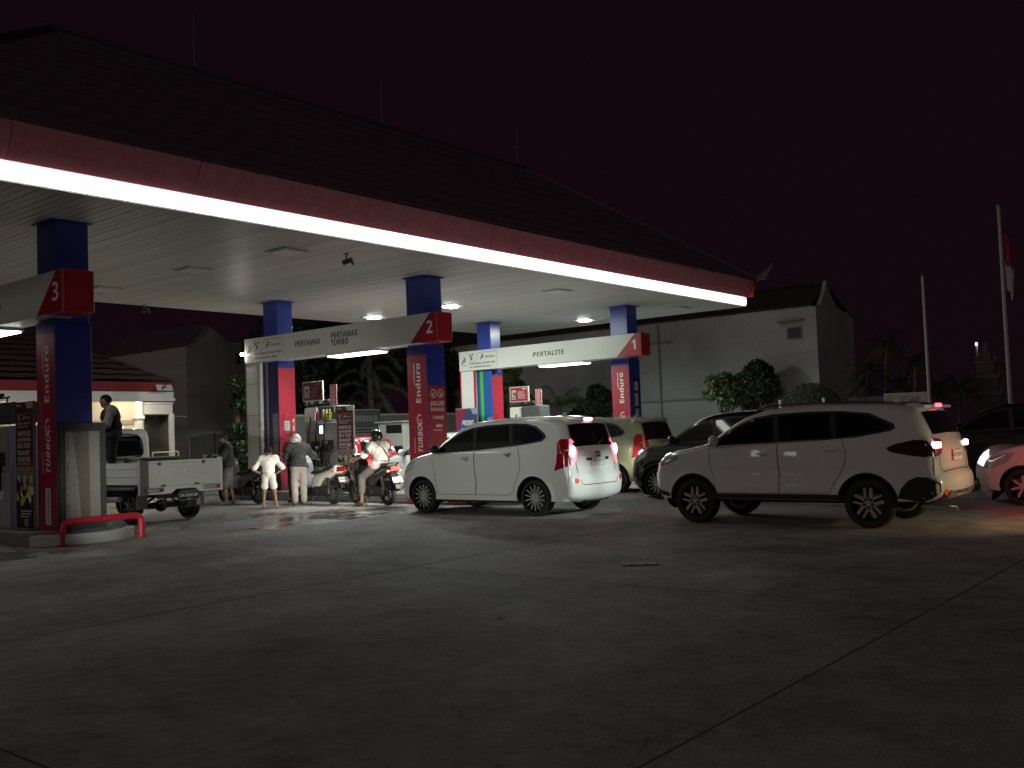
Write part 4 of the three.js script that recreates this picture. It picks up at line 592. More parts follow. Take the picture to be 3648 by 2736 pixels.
// ---------------------------------------------------------------- pumps, boards
function nozzleSet(t, zs, y) {
  for (const z of zs) {
    const g = sub('nozzle', t, [-0.005, y, z]);
    obj('holster', rb(0.06, 0.5, 0.15, 0.025, 0.0, 0, 0), MAT.black, g);
    obj('nozzle_body', [rb(0.05, 0.22, 0.07, 0.02, -0.05, 0.02, 0, 0.25), rod([-0.05, -0.08, 0.02], [-0.04, -0.26, 0.06], 0.018)], MAT.darkGrey, g);
    obj('hose', tube([[-0.06, 0.1, 0], [-0.12, 0.3, 0.01], [-0.08, 0.75, 0.0], [-0.02, 1.0, 0.0]], 0.018, 6), MAT.rubber, g);
  }
}
function bottleGeo(h, r) { return [new THREE.LatheGeometry([[0, 0], [r, 0], [r, h * 0.62], [r * 0.75, h * 0.78], [r * 0.34, h * 0.88], [r * 0.34, h], [0, h]].map((p) => new THREE.Vector2(...p)), 14)]; }
const steel = M(0.42, 0.42, 0.4, 0.4, { metalness: 0.3 }), pumpWhite = M(0.68, 0.68, 0.65, 0.4);
const pumpFace = printMat(384, 224, (c, w, h) => { c.fillStyle = '#8f8f89'; c.fillRect(0, 0, w, h); c.fillStyle = '#9c9c96'; c.fillRect(12, 8, 360, 100); c.fillStyle = '#84847e'; c.fillRect(40, 60, 60, 22); c.fillStyle = '#1a1c1e'; c.fillRect(60, 134, 110, 66); c.fillStyle = '#26282a'; c.fillRect(196, 128, 146, 70); c.fillStyle = '#9aa09c'; c.fillRect(226, 136, 44, 22); c.fillStyle = '#6d726f'; for (let k = 0; k < 8; k++) c.fillRect(216 + (k % 4) * 28, 166 + (k >> 2) * 14, 20, 9); c.fillStyle = '#77776f'; for (let k = 0; k < 4; k++) c.fillRect(220, 24 + k * 14, 90 - k * 12, 3); });
const brochure = (seed) => printMat(256, 192, (c, w, h) => { const R = rng(seed); c.fillStyle = seed < 20 ? '#8a857f' : '#b9b3ac'; c.fillRect(0, 0, w, h); c.fillStyle = seed < 20 ? '#5a1f2a' : '#9c2233'; c.fillRect(10, 8, w - 20, h - 16); c.fillStyle = '#c2b8b0'; c.fillRect(28, 40, 60, 120); c.fillStyle = '#4a3436'; for (let k = 0; k < 30; k++) c.fillRect(34 + R() * 44, 56 + R() * 92, 6 + R() * 12, 5 + R() * 10); c.fillStyle = seed < 20 ? '#8a6a68' : '#e6d6d2'; for (let k = 0; k < 8; k++) c.fillRect(112, 56 + k * 13, 60 + R() * 60, 4); c.fillRect(170, 20, 64, 12); });
const slimNotice = printMat(96, 256, (c, w, h) => { c.fillStyle = '#c9b9b4'; c.fillRect(0, 0, w, h); c.fillStyle = '#a9505a'; c.fillRect(8, 8, w - 16, h - 16); c.fillStyle = '#e3cfca'; for (let k = 0; k < 13; k++) c.fillRect(18, 26 + k * 17, 60 - (k % 3) * 10, 6); });
function dispenser(o) {
  const t = thing('fuel_dispenser', o.label, 'fuel pump', [o.x, 0.2, o.z], 0, 'fuel dispensers on the islands');
  obj('cabinet', [rb(0.55, 0.95, 1.25, 0.02, 0.3, 0.475, 0), rb(0.5, 0.8, 1.25, 0.02, 0.3, 1.32, 0)], steel, t);
  panel('control_panel', 1.2, 0.72, pumpFace, t, 0.042, 1.33, 0, '-x');
  obj('header', [rb(0.46, 0.36, 1.25, 0.02, 0.32, 1.95, 0)], M(0.08, 0.08, 0.08, 0.5), t);
  obj('white_box', [rb(0.1, 0.34, 0.42, 0.02, 0.05, 1.93, -0.38)], pumpWhite, t);
  if (o.screen) { obj('display_screen', bx(0.012, 0.2, 0.12, 0.032, 1.54, 0.02), glow(0.55, 0.6, 1, 2.2), t); obj('screen_rim', bx(0.01, 0.26, 0.17, 0.036, 1.54, 0.02), M(0.08, 0.06, 0.5, 0.4), t); }
  obj('top_rail', [rod([0.05, 2.2, -0.62], [0.05, 2.2, 0.62], 0.02), rod([0.05, 2.12, -0.55], [0.05, 2.2, -0.55], 0.015), rod([0.05, 2.12, 0.55], [0.05, 2.2, 0.55], 0.015)], MAT.darkGrey, t);
  nozzleSet(t, [-0.3, -0.02, 0.28], 0.87);
  obj('label_strip', [bx(0.014, 0.15, 0.24, 0.02, 0.56, 0.0), bx(0.014, 0.15, 0.24, 0.02, 0.56, 0.3)], pumpWhite, t); obj('green_label', bx(0.014, 0.12, 0.3, 0.019, 0.42, -0.02), MAT.green, t);
  obj('swivel', [-0.4, -0.05, 0.3].map((z) => rb(0.12, 0.09, 0.2, 0.03, 0.02, 2.24, z)), MAT.black, t);
  return t;
}
dispenser({ label: 'grey fuel pump with a small lit blue screen and black hoses', x: 15.86, z: -19.25, screen: true });
dispenser({ label: 'white topped fuel pump whose head shows over the people carrier roof', x: 24.5, z: -19.6 });
dispenser({ label: 'dim fuel pump beside the tall poster on the island of beam three', x: 7.26, z: -17.5 });
{
  const t = thing('fuel_dispenser', 'slim pale pump with a black display band standing by the rear wall', 'fuel pump', [24.6, 0, -25.9], 0, 'fuel dispensers on the islands');
  obj('cabinet', [rb(0.5, 2.0, 1.3, 0.03, 0.25, 1.0, 0)], pumpWhite, t); obj('display_band', bx(0.02, 0.3, 0.8, -0.005, 1.78, 0.18), MAT.black, t); obj('roof_plate', b2(-0.1, 0.6, 2.02, 2.06, -0.75, 0.75), MAT.white, t); obj('black_panel', bx(0.02, 0.62, 0.6, -0.006, 0.85, 0.3), MAT.black, t);
}
for (const [x, z, cap, l] of [[15.8, -19.4, '#a82338', 'red printed board standing on the pump with the lit screen'], [24.45, -19.72, '#c22034', 'red printed board on the pump behind the people carrier roof']]) {
  const t = thing('pump_topper', l, 'board', [x, 2.44, z]); obj('board', rb(0.03, 0.5, 0.8, 0.008, 0, 0.27, 0), M(0.5, 0.48, 0.45, 0.6), t); panel('print', 0.77, 0.47, brochure(x | 0), t, -0.019, 0.27, 0, '-x'); obj('foot', [rod([0, -0.05, -0.25], [0, 0.03, -0.25], 0.015), rod([0, -0.05, 0.25], [0, 0.03, 0.25], 0.015)], MAT.grey, t);
  const s = thing('price_card', l.replace('red printed board', 'slim red card on a stick'), 'card', [x, 2.44, z + 0.78]); panel('print', 0.25, 0.52, slimNotice, s, 0, 0.14, 0, '-x', 0.012); obj('stick', rod([0.02, -0.28, 0], [0.02, 0.3, 0], 0.01), MAT.grey, s);
}
{ // oil bottles on the pump
  const cols = [[0.5, 0.02, 0.03], [0.45, 0.42, 0.2], [0.5, 0.45, 0.05], [0.55, 0.5, 0.03]];
  [-19.24, -19.02, -18.9, -18.78].forEach((z, i) => { const t = thing('oil_bottle', ['red', 'pale', 'amber', 'yellow'][i] + ' oil bottle on the shelf of the pump with the screen', 'bottle', [15.8, 1.985, z]); obj('bottle', bottleGeo(0.23, 0.05), M(...cols[i].map((v) => v * 0.5), 0.3), t); obj('cap', cyl(0.022, 0.022, 0.03, 0, 0.24, 0), MAT.plateWhite, t); });
  const sh = thing('bottle_shelf', 'thin steel shelf under the oil bottles', 'shelf', [15.8, 1.965, -19.0]); obj('shelf', rb(0.2, 0.02, 0.62, 0.004, 0, 0.009, 0), MAT.metal, sh); obj('bracket', [b2(-0.01, 0.1, -0.05, 0.0, -0.27, -0.25), b2(-0.01, 0.1, -0.05, 0.0, 0.25, 0.27)], MAT.metal, sh);
}
// tall posters
function posterArt(dim) {
  return printMat(256, 1000, (c, w, h) => {
    const R = rng(6); c.fillStyle = '#4c1b24'; c.fillRect(0, 0, w, h); c.fillStyle = '#b9b2aa'; c.beginPath(); c.moveTo(140, 0); c.lineTo(w, 0); c.lineTo(w, 50); c.lineTo(176, 50); c.fill(); c.fillStyle = '#d8ccc6'; c.fillRect(12, 16, 60, 5); c.fillRect(12, 26, 84, 4);
    prixBadge(c, 26, 92, 190, 116, '#d8cfca'); const tx = (s, y, px, ww, it) => { c.fillStyle = '#d9d0c9'; c.font = `${it ? 'italic ' : ''}bold ${px}px sans-serif`; const m = c.measureText(s).width; c.save(); c.translate(24, y); c.scale(ww / m, 1); c.fillText(s, 0, 0); c.restore(); };
    tx('HANYA DI', 268, 56, 200); tx('MyPERTAMINA', 312, 42, 200, true); tx('BELI TIKET', 364, 54, 200); tx('MotoGP', 420, 58, 186); tx('BANYAK', 472, 56, 196); tx('UNTUNGNYA', 500, 26, 196);
    // generic crowd of riders: pale figures in dark and lime racing suits
    c.fillStyle = '#8d8272'; c.fillRect(0, 510, w, 260); for (let k = 0; k < 5; k++) { const x = 36 + k * 46, y = 560 + (k % 2) * 26; c.fillStyle = '#2a2422'; c.beginPath(); c.arc(x, y, 17, 0, 7); c.fill(); c.fillStyle = '#a79884'; c.beginPath(); c.ellipse(x + 2, y + 7, 12, 15, 0, 0, 7); c.fill(); c.fillStyle = k % 2 ? '#3a3430' : '#c2bcae'; c.beginPath(); c.moveTo(x - 26, y + 80); c.lineTo(x - 14, y + 24); c.lineTo(x + 16, y + 24); c.lineTo(x + 28, y + 80); c.fill(); }
    c.fillStyle = '#241f1e'; c.beginPath(); c.moveTo(0, 600); c.lineTo(60, 640); c.lineTo(20, 770); c.lineTo(0, 780); c.fill(); c.fillRect(0, 700, w, 300);
    for (let k = 0; k < 16; k++) { c.fillStyle = ['#b7c43c', '#d2d0c4', '#b7c43c', '#e2e0d6', '#2b2826'][k % 5]; const x = R() * 210, y = 650 + R() * 130; c.beginPath(); c.moveTo(x, y); c.lineTo(x + 20 + R() * 40, y - 20 * R()); c.lineTo(x + 30 + R() * 30, y + 20 + R() * 40); c.lineTo(x + 4, y + 30 + R() * 30); c.fill(); }
    c.fillStyle = '#a02c35'; c.fillRect(222, 770, 16, 60); c.fillStyle = '#c9c4bd'; for (let k = 0; k < 3; k++) c.fillRect(60, 860 + k * 22, 170 - k * 20, 9); for (let k = 0; k < 4; k++) c.fillRect(dim ? 120 : 110, 932 + k * 15, 70 - (k % 2) * 20, 6);
  }, 0.6);
}
for (const [x, z, l, d] of [[15.84, -18.27, 'tall dark red race poster board beside the pump with the screen', 0], [7.28, -16.27, 'tall dark red race poster board by the column of beam three', 1]]) {
  const t = thing('poster_stand', l, 'poster', [x, 0.2, z]); obj('frame', rb(0.04, 2.08, 0.62, 0.008, 0.024, 1.06, 0), MAT.grey, t); panel('poster', 0.6, 2.04, posterArt(d), t, -0.002, 1.06, 0, '-x'); obj('foot', b2(-0.12, 0.2, 0, 0.02, -0.28, 0.28), MAT.darkGrey, t);
}
{
  const m = printMat(256, 512, (c, w, h) => { c.fillStyle = '#3a3f5e'; c.fillRect(0, 0, w, h); c.fillStyle = '#7d2740'; c.beginPath(); c.moveTo(0, 0); c.lineTo(130, 0); c.lineTo(0, 210); c.fill(); c.fillStyle = '#2d3a9a'; c.beginPath(); c.moveTo(0, 210); c.lineTo(100, 60); c.lineTo(60, 512); c.lineTo(0, 512); c.fill(); c.fillStyle = '#8d8fa0'; c.beginPath(); c.moveTo(180, 0); c.lineTo(w, 0); c.lineTo(w, 44); c.lineTo(204, 44); c.fill(); c.fillStyle = '#d9d9de'; fitText(c, 'PROMO', 74, 130, 136, 58); c.strokeStyle = '#d9d9de'; c.lineWidth = 4; c.strokeRect(62, 152, 160, 50); c.font = 'italic bold 34px sans-serif'; c.fillText('My', 70, 190); fitText(c, 'PERTAMINA', 118, 188, 98, 24); fitText(c, 'HARI INI', 70, 270, 150, 58); for (let k = 0; k < 6; k++) c.fillRect(70, 310 + k * 26, 120 - (k % 3) * 24, 8); });
  const t = thing('promo_banner', 'blue and red promo banner by the rear leg of beam one', 'banner', [24.05, 0.0, -21.68]); obj('frame', rb(0.03, 2.2, 0.98, 0.006, 0.02, 1.25, 0), MAT.grey, t); panel('banner', 0.96, 2.16, m, t, -0.001, 1.25, 0, '-x'); obj('foot', [b2(-0.2, 0.25, 0, 0.03, -0.42, -0.36), b2(-0.2, 0.25, 0, 0.03, 0.36, 0.42), b2(0.005, 0.035, 0.03, 0.16, -0.42, -0.36), b2(0.005, 0.035, 0.03, 0.16, 0.36, 0.42)], MAT.darkGrey, t);
}
// ---------------------------------------------------------------- pickup truck
{
  const wp = paint(0.68, 0.67, 0.65, 0.45), grime = M(0.34, 0.32, 0.3, 0.6);
  const t = thing('pickup_truck', 'white drop side pickup with number plate under its tailgate, man standing in the bed', 'truck', [10.58, 0, -19.0]);
  const w = 0.89; // half width; tailgate at z = 2
  obj('bed_floor', b2(-w + 0.02, w - 0.02, 0.72, 0.78, -0.35, 1.98), MAT.darkGrey, t);
  const tail = obj('tailgate', [slab([[1.985, 0.72], [2.035, 0.72], [2.04, 0.78], [2.03, 0.84], [2.038, 1.08], [2.03, 1.16], [1.99, 1.16]], w * 2 - 0.1, 0.008)], wp, t);
  panel('faded_lettering', 1.5, 0.26, printMat(512, 96, (c, a, b) => { const R = rng(12); c.fillStyle = '#cfccc7'; c.fillRect(0, 0, a, b); for (let k = 0; k < 9; k++) { const x = 30 + k * 52; for (let q = 0; q < 5; q++) { c.fillStyle = R() < 0.6 ? '#efeeea' : '#aaa69f'; c.fillRect(x + R() * 26, 24 + R() * 44, 3 + R() * 5, 4 + R() * 14); } } }, 0.5), tail, 0.05, 0.97, 2.041, '+z', 0.004);
  obj('top_rail', [rb(w * 2 - 0.02, 0.045, 0.06, 0.012, 0, 1.185, 2.01)], wp, tail);
  obj('hinge', [-0.5, 0.45].map((x) => rb(0.05, 0.06, 0.03, 0.006, x, 1.15, 2.045)).concat([-0.42, 0.3].map((x) => rb(0.09, 0.03, 0.03, 0.006, x, 0.735, 2.045))), MAT.darkGrey, tail);
  obj('corner_post', [-1, 1].map((s) => rb(0.07, 0.66, 0.08, 0.012, s * (w - 0.03), 0.9, 2.0)), wp, t);
  const sill = new THREE.Shape([[-w, 0.71], [w, 0.71], [w, 0.58], [w - 0.5, 0.58], [w - 0.6, 0.66], [-w + 0.75, 0.66], [-w + 0.65, 0.58], [-w, 0.58]].map((p) => new THREE.Vector2(...p))), sg = new THREE.ExtrudeGeometry(sill, { depth: 0.05, bevelEnabled: true, bevelSize: 0.006, bevelThickness: 0.006, bevelSegments: 1 }); sg.translate(0, 0, 1.975); obj('rear_sill', sg, wp, t);
  for (const s of [-1, 1]) {
    const l = sub('tail_lamp', t, [s * (w - 0.27), 0.655, 2.055]); obj('housing', rb(0.36, 0.09, 0.045, 0.012, 0, 0, 0), MAT.grey, l); obj('lens', [rb(0.15, 0.055, 0.02, 0.008, -0.08, 0, 0.024), rb(0.07, 0.055, 0.02, 0.008, 0.05, 0, 0.024)], PM(0.35, 0.33, 0.3, 0.2), l); obj('red_lens', rb(0.06, 0.055, 0.02, 0.008, 0.13, 0, 0.024), tailOff, l);
    const sd = obj('side_board', [rb(0.04, 0.42, 2.28, 0.01, s * (w - 0.01), 0.97, 0.83)], wp, t); obj('board_rib', [0.79, 0.93, 1.08].map((y) => rb(0.012, 0.03, 2.2, 0.004, s * (w + 0.012), y, 0.83)), wp, sd);
    wheel(t, s * 0.62, 0.31, 1.24, 0.31, s, 'steel', 0.17); wheel(t, s * 0.64, 0.31, -1.25, 0.31, s, 'steel', 0.17); obj('mud_flap', rb(0.22, 0.3, 0.012, 0.003, s * 0.62, 0.44, 1.62), grime, t);
    obj('leaf_spring', [tube([[s * 0.45, 0.5, 0.7], [s * 0.45, 0.34, 1.2], [s * 0.45, 0.5, 1.75]], 0.025, 6)], MAT.darkGrey, t);
  }
  obj('chassis', [rb(0.08, 0.12, 3.6, 0.01, -0.4, 0.56, 0.1), rb(0.08, 0.12, 3.6, 0.01, 0.4, 0.56, 0.1), rod([-0.6, 0.31, 1.24], [0.6, 0.31, 1.24], 0.05), ball(0.12, 0, 0.31, 1.24), rb(0.9, 0.08, 0.1, 0.01, 0, 0.52, 1.9), rb(0.05, 0.25, 0.03, 0.005, -0.3, 0.42, 1.9), rb(0.05, 0.25, 0.03, 0.005, 0.35, 0.42, 1.9)], MAT.black, t);
  panel('number_plate', 0.44, 0.17, plateMat('DK 8438 BP', true), t, 0.14, 0.51, 2.02, '+z', 0.01); obj('plate_bracket', [bx(0.34, 0.03, 0.03, 0.14, 0.61, 2.0), rod([-0.15, 0.42, 1.95], [-0.3, 0.36, 1.3], 0.02)], MAT.darkGrey, t);
  const cab = spline2([[-0.38, 0.45], [-0.37, 0.9], [-0.39, 1.35], [-0.43, 1.72], [-0.52, 1.84], [-0.75, 1.88], [-1.3, 1.87], [-1.55, 1.78], [-1.85, 1.25], [-1.95, 0.95], [-1.98, 0.6], [-1.95, 0.4]], 60); cab.push([-1.6, 0.4]); for (let k = 0; k <= 10; k++) { const a = Math.PI * k / 10; cab.push([-1.25 - Math.cos(a) * 0.36, 0.31 + Math.sin(a) * 0.36]); } cab.push([-0.6, 0.4]);
  obj('cab', slab(cab, 1.5, 0.07, 4), wp, t);
  const rw = new THREE.Shape(); rw.moveTo(-0.5, 1.3); rw.lineTo(0.5, 1.3); rw.quadraticCurveTo(0.56, 1.3, 0.55, 1.38); rw.lineTo(0.5, 1.66); rw.quadraticCurveTo(0.49, 1.72, 0.42, 1.72); rw.lineTo(-0.42, 1.72); rw.quadraticCurveTo(-0.49, 1.72, -0.5, 1.66); rw.lineTo(-0.55, 1.38); rw.quadraticCurveTo(-0.56, 1.3, -0.5, 1.3); const rg = new THREE.ExtrudeGeometry(rw, { depth: 0.02, bevelEnabled: false }); rg.translate(0, 0, -0.392); obj('rear_window', rg, MAT.glass, t);
  obj('window_rubber', tube([[-0.55, 1.36, -0.367], [-0.5, 1.68, -0.37], [-0.42, 1.73, -0.372], [0.42, 1.73, -0.372], [0.5, 1.68, -0.37], [0.56, 1.36, -0.367], [0.5, 1.29, -0.366], [-0.5, 1.29, -0.366], [-0.55, 1.36, -0.367]], 0.016, 6, 60), MAT.rubber, t);
  for (const s of [-1, 1]) { obj('side_window', slab([[-0.62, 1.3], [-0.65, 1.72], [-1.35, 1.74], [-1.68, 1.3]], 0.03, 0.005).translate(s * 0.745, 0, 0), MAT.glass, t); obj('door_mirror', [rb(0.05, 0.22, 0.12, 0.02, s * 0.92, 1.4, -1.6), rod([s * 0.75, 1.3, -1.55], [s * 0.92, 1.35, -1.6], 0.012)], MAT.black, t); }
  const cr = thing('cooler_box', 'grey plastic box standing in the bed of the pickup', 'box', [10.75, 0.78, -18.35]); obj('box_body', slab([[-0.3, 0], [0.3, 0], [0.33, 0.46], [-0.33, 0.46]], 0.86, 0.02), M(0.3, 0.29, 0.27, 0.6), cr); obj('lid_rim', rb(0.92, 0.04, 0.72, 0.015, 0, 0.47, 0), M(0.33, 0.32, 0.3, 0.6), cr);
}
// ---------------------------------------------------------------- scooters
function bikeWheel(parent, z, r, w, y = r, rimMat = MAT.darkGrey) {
  const g = sub('wheel', parent, [0, y, z]); const tr = new THREE.TorusGeometry(r - w * 0.42, w * 0.46, 12, 36); tr.scale(1, 1, 1.1); tr.rotateY(Math.PI / 2); obj('tyre', tr, MAT.rubber, g);
  const geos = [(() => { const q = new THREE.TorusGeometry(r - w * 0.85, 0.016, 8, 30); q.rotateY(Math.PI / 2); return q; })(), cyl(0.045, 0.045, 0.1, 0, 0, 0, 0, 0, Math.PI / 2, 14)]; for (let k = 0; k < 5; k++) { const a = k * 1.2566; geos.push(rod([0, Math.cos(a) * 0.03, Math.sin(a) * 0.03], [0, Math.cos(a + 0.25) * (r - w * 0.8), Math.sin(a + 0.25) * (r - w * 0.8)], 0.018, 0.013, 6)); } obj('rim', geos, rimMat, g); obj('brake_disc', cyl(0.09, 0.09, 0.006, -0.05, 0, 0, 0, 0, Math.PI / 2, 20), MAT.metal, g); return g;
}
function scooter(o) {
  const t = thing('scooter', o.label, 'scooter', o.pos, o.turn, o.group); const B = o.body, D = o.dark || MAT.black, tall = o.big ? 1.06 : 1;
  bikeWheel(t, -0.66, 0.275, 0.1); bikeWheel(t, 0.62, 0.275, 0.115);
  obj('fork', [-1, 1].map((s) => rod([s * 0.075, 0.27, -0.66], [s * 0.075, 0.72, -0.5], 0.024)), MAT.darkGrey, t);
  obj('front_fender', slab(spline2([[-0.9, 0.42], [-0.82, 0.53], [-0.66, 0.585], [-0.5, 0.54], [-0.44, 0.44]], 14).concat([[-0.47, 0.4], [-0.54, 0.5], [-0.66, 0.545], [-0.8, 0.5], [-0.88, 0.39]]), 0.14, 0.02), B, t);
  obj('leg_shield', slab(spline2([[-0.66, 0.66], [-0.7, 0.84], [-0.62, 1.0 * tall], [-0.5, 1.05 * tall], [-0.4, 0.98], [-0.36, 0.7], [-0.32, 0.42], [-0.36, 0.3], [-0.44, 0.32], [-0.52, 0.46], [-0.6, 0.56]], 40, true), o.big ? 0.5 : 0.4, 0.09, 4), B, t);
  obj('floorboard', [rb(0.34, 0.1, 0.46, 0.03, 0, 0.34, -0.14), rb(0.26, 0.14, 0.5, 0.03, 0, 0.27, -0.05)], D, t);
  obj('rear_body', slab(spline2([[-0.02, 0.34], [-0.04, 0.55], [0.05, 0.68], [0.3, 0.74], [0.6, 0.82], [0.86, 0.88], [0.93, 0.83], [0.88, 0.74], [0.66, 0.62], [0.42, 0.52], [0.24, 0.38], [0.1, 0.32]], 46, true), 0.34, 0.1, 4), B, t);
  obj('seat', slab(spline2([[-0.1, 0.7], [-0.06, 0.76], [0.1, 0.79], [0.3, 0.79], [0.42, 0.85], [0.62, 0.9], [0.76, 0.91], [0.78, 0.87], [0.6, 0.82], [0.3, 0.72]], 40, true), 0.28, 0.05, 3), o.seat || D, t);
  obj('engine', [rb(0.14, 0.22, 0.6, 0.05, -0.12, 0.31, 0.36), rb(0.2, 0.2, 0.3, 0.05, 0.02, 0.3, 0.2), cyl(0.1, 0.1, 0.06, -0.19, 0.3, 0.2, 0, 0, Math.PI / 2, 18)], MAT.black, t);
  obj('exhaust', [rod([0.16, 0.3, 0.25], [0.19, 0.38, 0.85], 0.05, 0.065, 12), rb(0.02, 0.09, 0.36, 0.008, 0.25, 0.38, 0.66)], MAT.black, t); obj('shock_absorber', [rod([-0.13, 0.34, 0.66], [-0.12, 0.66, 0.54], 0.03), rod([-0.13, 0.4, 0.64], [-0.12, 0.6, 0.56], 0.045)], MAT.black, t);
  obj('handlebar', [tube([[-0.36, 1.0, -0.36], [-0.25, 1.04, -0.42], [0, 1.06, -0.5], [0.25, 1.04, -0.42], [0.36, 1.0, -0.36]], 0.014, 8), rod([-0.37, 0.995, -0.35], [-0.26, 1.035, -0.415], 0.02), rod([0.37, 0.995, -0.35], [0.26, 1.035, -0.415], 0.02)], MAT.black, t);
  obj('handle_cover', slab(spline2([[-0.62, 0.98], [-0.64, 1.06], [-0.54, 1.14], [-0.42, 1.1], [-0.42, 1.0]], 20, true), 0.34, 0.06, 3), B, t);
  for (const s of [-1, 1]) { const m = sub('mirror', t, [s * 0.3, 1.26, -0.42]); obj('mirror_stalk', rod([-s * 0.08, -0.2, 0], [0, 0, 0], 0.007), MAT.black, m); obj('mirror_head', at(new THREE.SphereGeometry(0.065, 12, 8).scale(1.1, 0.7, 0.28), s * 0.02, 0.03, 0), MAT.black, m); }
  obj('headlight', rb(0.2, 0.09, 0.05, 0.02, 0, 0.93, -0.67, -0.3), lensOff, t);
  obj('tail_light', [slab([[0.84, 0.72], [0.93, 0.78], [0.965, 0.86], [0.88, 0.87], [0.8, 0.78]], 0.24, 0.03, 2)], o.tail || tailOff, t);
  obj('indicator', [-1, 1].map((s) => rb(0.06, 0.05, 0.06, 0.015, s * 0.16, 0.76, 0.87)), PM(0.6, 0.35, 0.15, 0.2), t);
  obj('grab_rail', tube([[-0.14, 0.84, 0.6], [-0.16, 0.9, 0.76], [-0.1, 0.93, 0.9], [0.1, 0.93, 0.9], [0.16, 0.9, 0.76], [0.14, 0.84, 0.6]], 0.016, 8), o.rail || D, t);
  obj('rear_fender', slab([[0.72, 0.6], [0.84, 0.7], [1.02, 0.46], [1.04, 0.38], [1.0, 0.38], [0.9, 0.52], [0.78, 0.56]], 0.16, 0.02), D, t);
  if (o.plate) { const p = panel('number_plate', 0.26, 0.13, plateMat(o.plate), t, 0, 0, 0, '+z', 0.008); p.position.set(0, 0.57, 1.0); p.rotation.x = -0.45; }
  obj('stand', [rod([-0.14, 0.26, 0.1], [-0.3, 0.01, 0.16], 0.014), rod([-0.3, 0.01, 0.16], [-0.26, 0.01, 0.22], 0.014)], MAT.darkGrey, t);
  return t;
}
const scWhite = paint(0.66, 0.66, 0.64, 0.3), scBlack = paint(0.012, 0.012, 0.013, 0.25), scGrey = paint(0.05, 0.05, 0.055, 0.35);
scooter({ label: 'white and black scooter standing at the pump with the screen', pos: [14.88, 0, -18.2], turn: -0.06, body: scWhite, plate: 'DK 6475 KF', group: 'scooters at the pump' });
scooter({ label: 'black scooter carrying the rider in a black helmet', pos: [14.98, 0, -16.42], turn: -0.16, body: scBlack, tail: PM(0.6, 0.1, 0.1, 0.1, { clearcoat: 1 }), plate: 'DK 5507 AA', group: 'scooters at the pump' });
scooter({ label: 'big dark scooter beyond the child, beside the person in shorts', pos: [14.42, 0, -20.5], turn: 0.03, body: scGrey, big: true, group: 'scooters at the pump' });

// ---------------------------------------------------------------- people
function surfaceNets(f, lo, hi, cell) {
  const n = [0, 1, 2].map((k) => Math.ceil((hi[k] - lo[k]) / cell) + 1), [nx, ny, nz] = n, V = new Float32Array(nx * ny * nz), id = (i, j, k) => (k * ny + j) * nx + i;
  for (let k = 0; k < nz; k++) for (let j = 0; j < ny; j++) for (let i = 0; i < nx; i++) V[id(i, j, k)] = f(lo[0] + i * cell, lo[1] + j * cell, lo[2] + k * cell);
  const vid = new Int32Array(nx * ny * nz).fill(-1), P = [], I = [], E = [[0, 1], [0, 2], [0, 4], [1, 3], [1, 5], [2, 3], [2, 6], [3, 7], [4, 5], [4, 6], [5, 7], [6, 7]];
  for (let k = 0; k < nz - 1; k++) for (let j = 0; j < ny - 1; j++) for (let i = 0; i < nx - 1; i++) {
    const c = []; for (let b = 0; b < 8; b++) c.push(V[id(i + (b & 1), j + ((b >> 1) & 1), k + (b >> 2))]); let m = 0; for (let b = 0; b < 8; b++) if (c[b] < 0) m |= 1 << b; if (m === 0 || m === 255) continue;
    let x = 0, y = 0, z = 0, q = 0; for (const [a, b] of E) if ((c[a] < 0) !== (c[b] < 0)) { const t = c[a] / (c[a] - c[b]); x += (a & 1) + ((b & 1) - (a & 1)) * t; y += ((a >> 1) & 1) + (((b >> 1) & 1) - ((a >> 1) & 1)) * t; z += (a >> 2) + ((b >> 2) - (a >> 2)) * t; q++; }
    vid[id(i, j, k)] = P.length / 3; P.push(lo[0] + (i + x / q) * cell, lo[1] + (j + y / q) * cell, lo[2] + (k + z / q) * cell);
  }
  for (let k = 1; k < nz - 1; k++) for (let j = 1; j < ny - 1; j++) for (let i = 1; i < nx - 1; i++) {
    const s = V[id(i, j, k)] < 0; const quad = (a, b, c, d, fl) => { if (a < 0 || b < 0 || c < 0 || d < 0) return; if (fl) I.push(a, b, c, a, c, d); else I.push(a, c, b, a, d, c); };
    if (s !== (V[id(i + 1, j, k)] < 0)) quad(vid[id(i, j - 1, k - 1)], vid[id(i, j, k - 1)], vid[id(i, j, k)], vid[id(i, j - 1, k)], s);
    if (s !== (V[id(i, j + 1, k)] < 0)) quad(vid[id(i - 1, j, k - 1)], vid[id(i - 1, j, k)], vid[id(i, j, k)], vid[id(i, j, k - 1)], s);
    if (s !== (V[id(i, j, k + 1)] < 0)) quad(vid[id(i - 1, j - 1, k)], vid[id(i, j - 1, k)], vid[id(i, j, k)], vid[id(i - 1, j, k)], s);
  }
  const g = new THREE.BufferGeometry(); g.setAttribute('position', new THREE.Float32BufferAttribute(P, 3)); g.setIndex(I); g.computeVertexNormals(); return g;
}
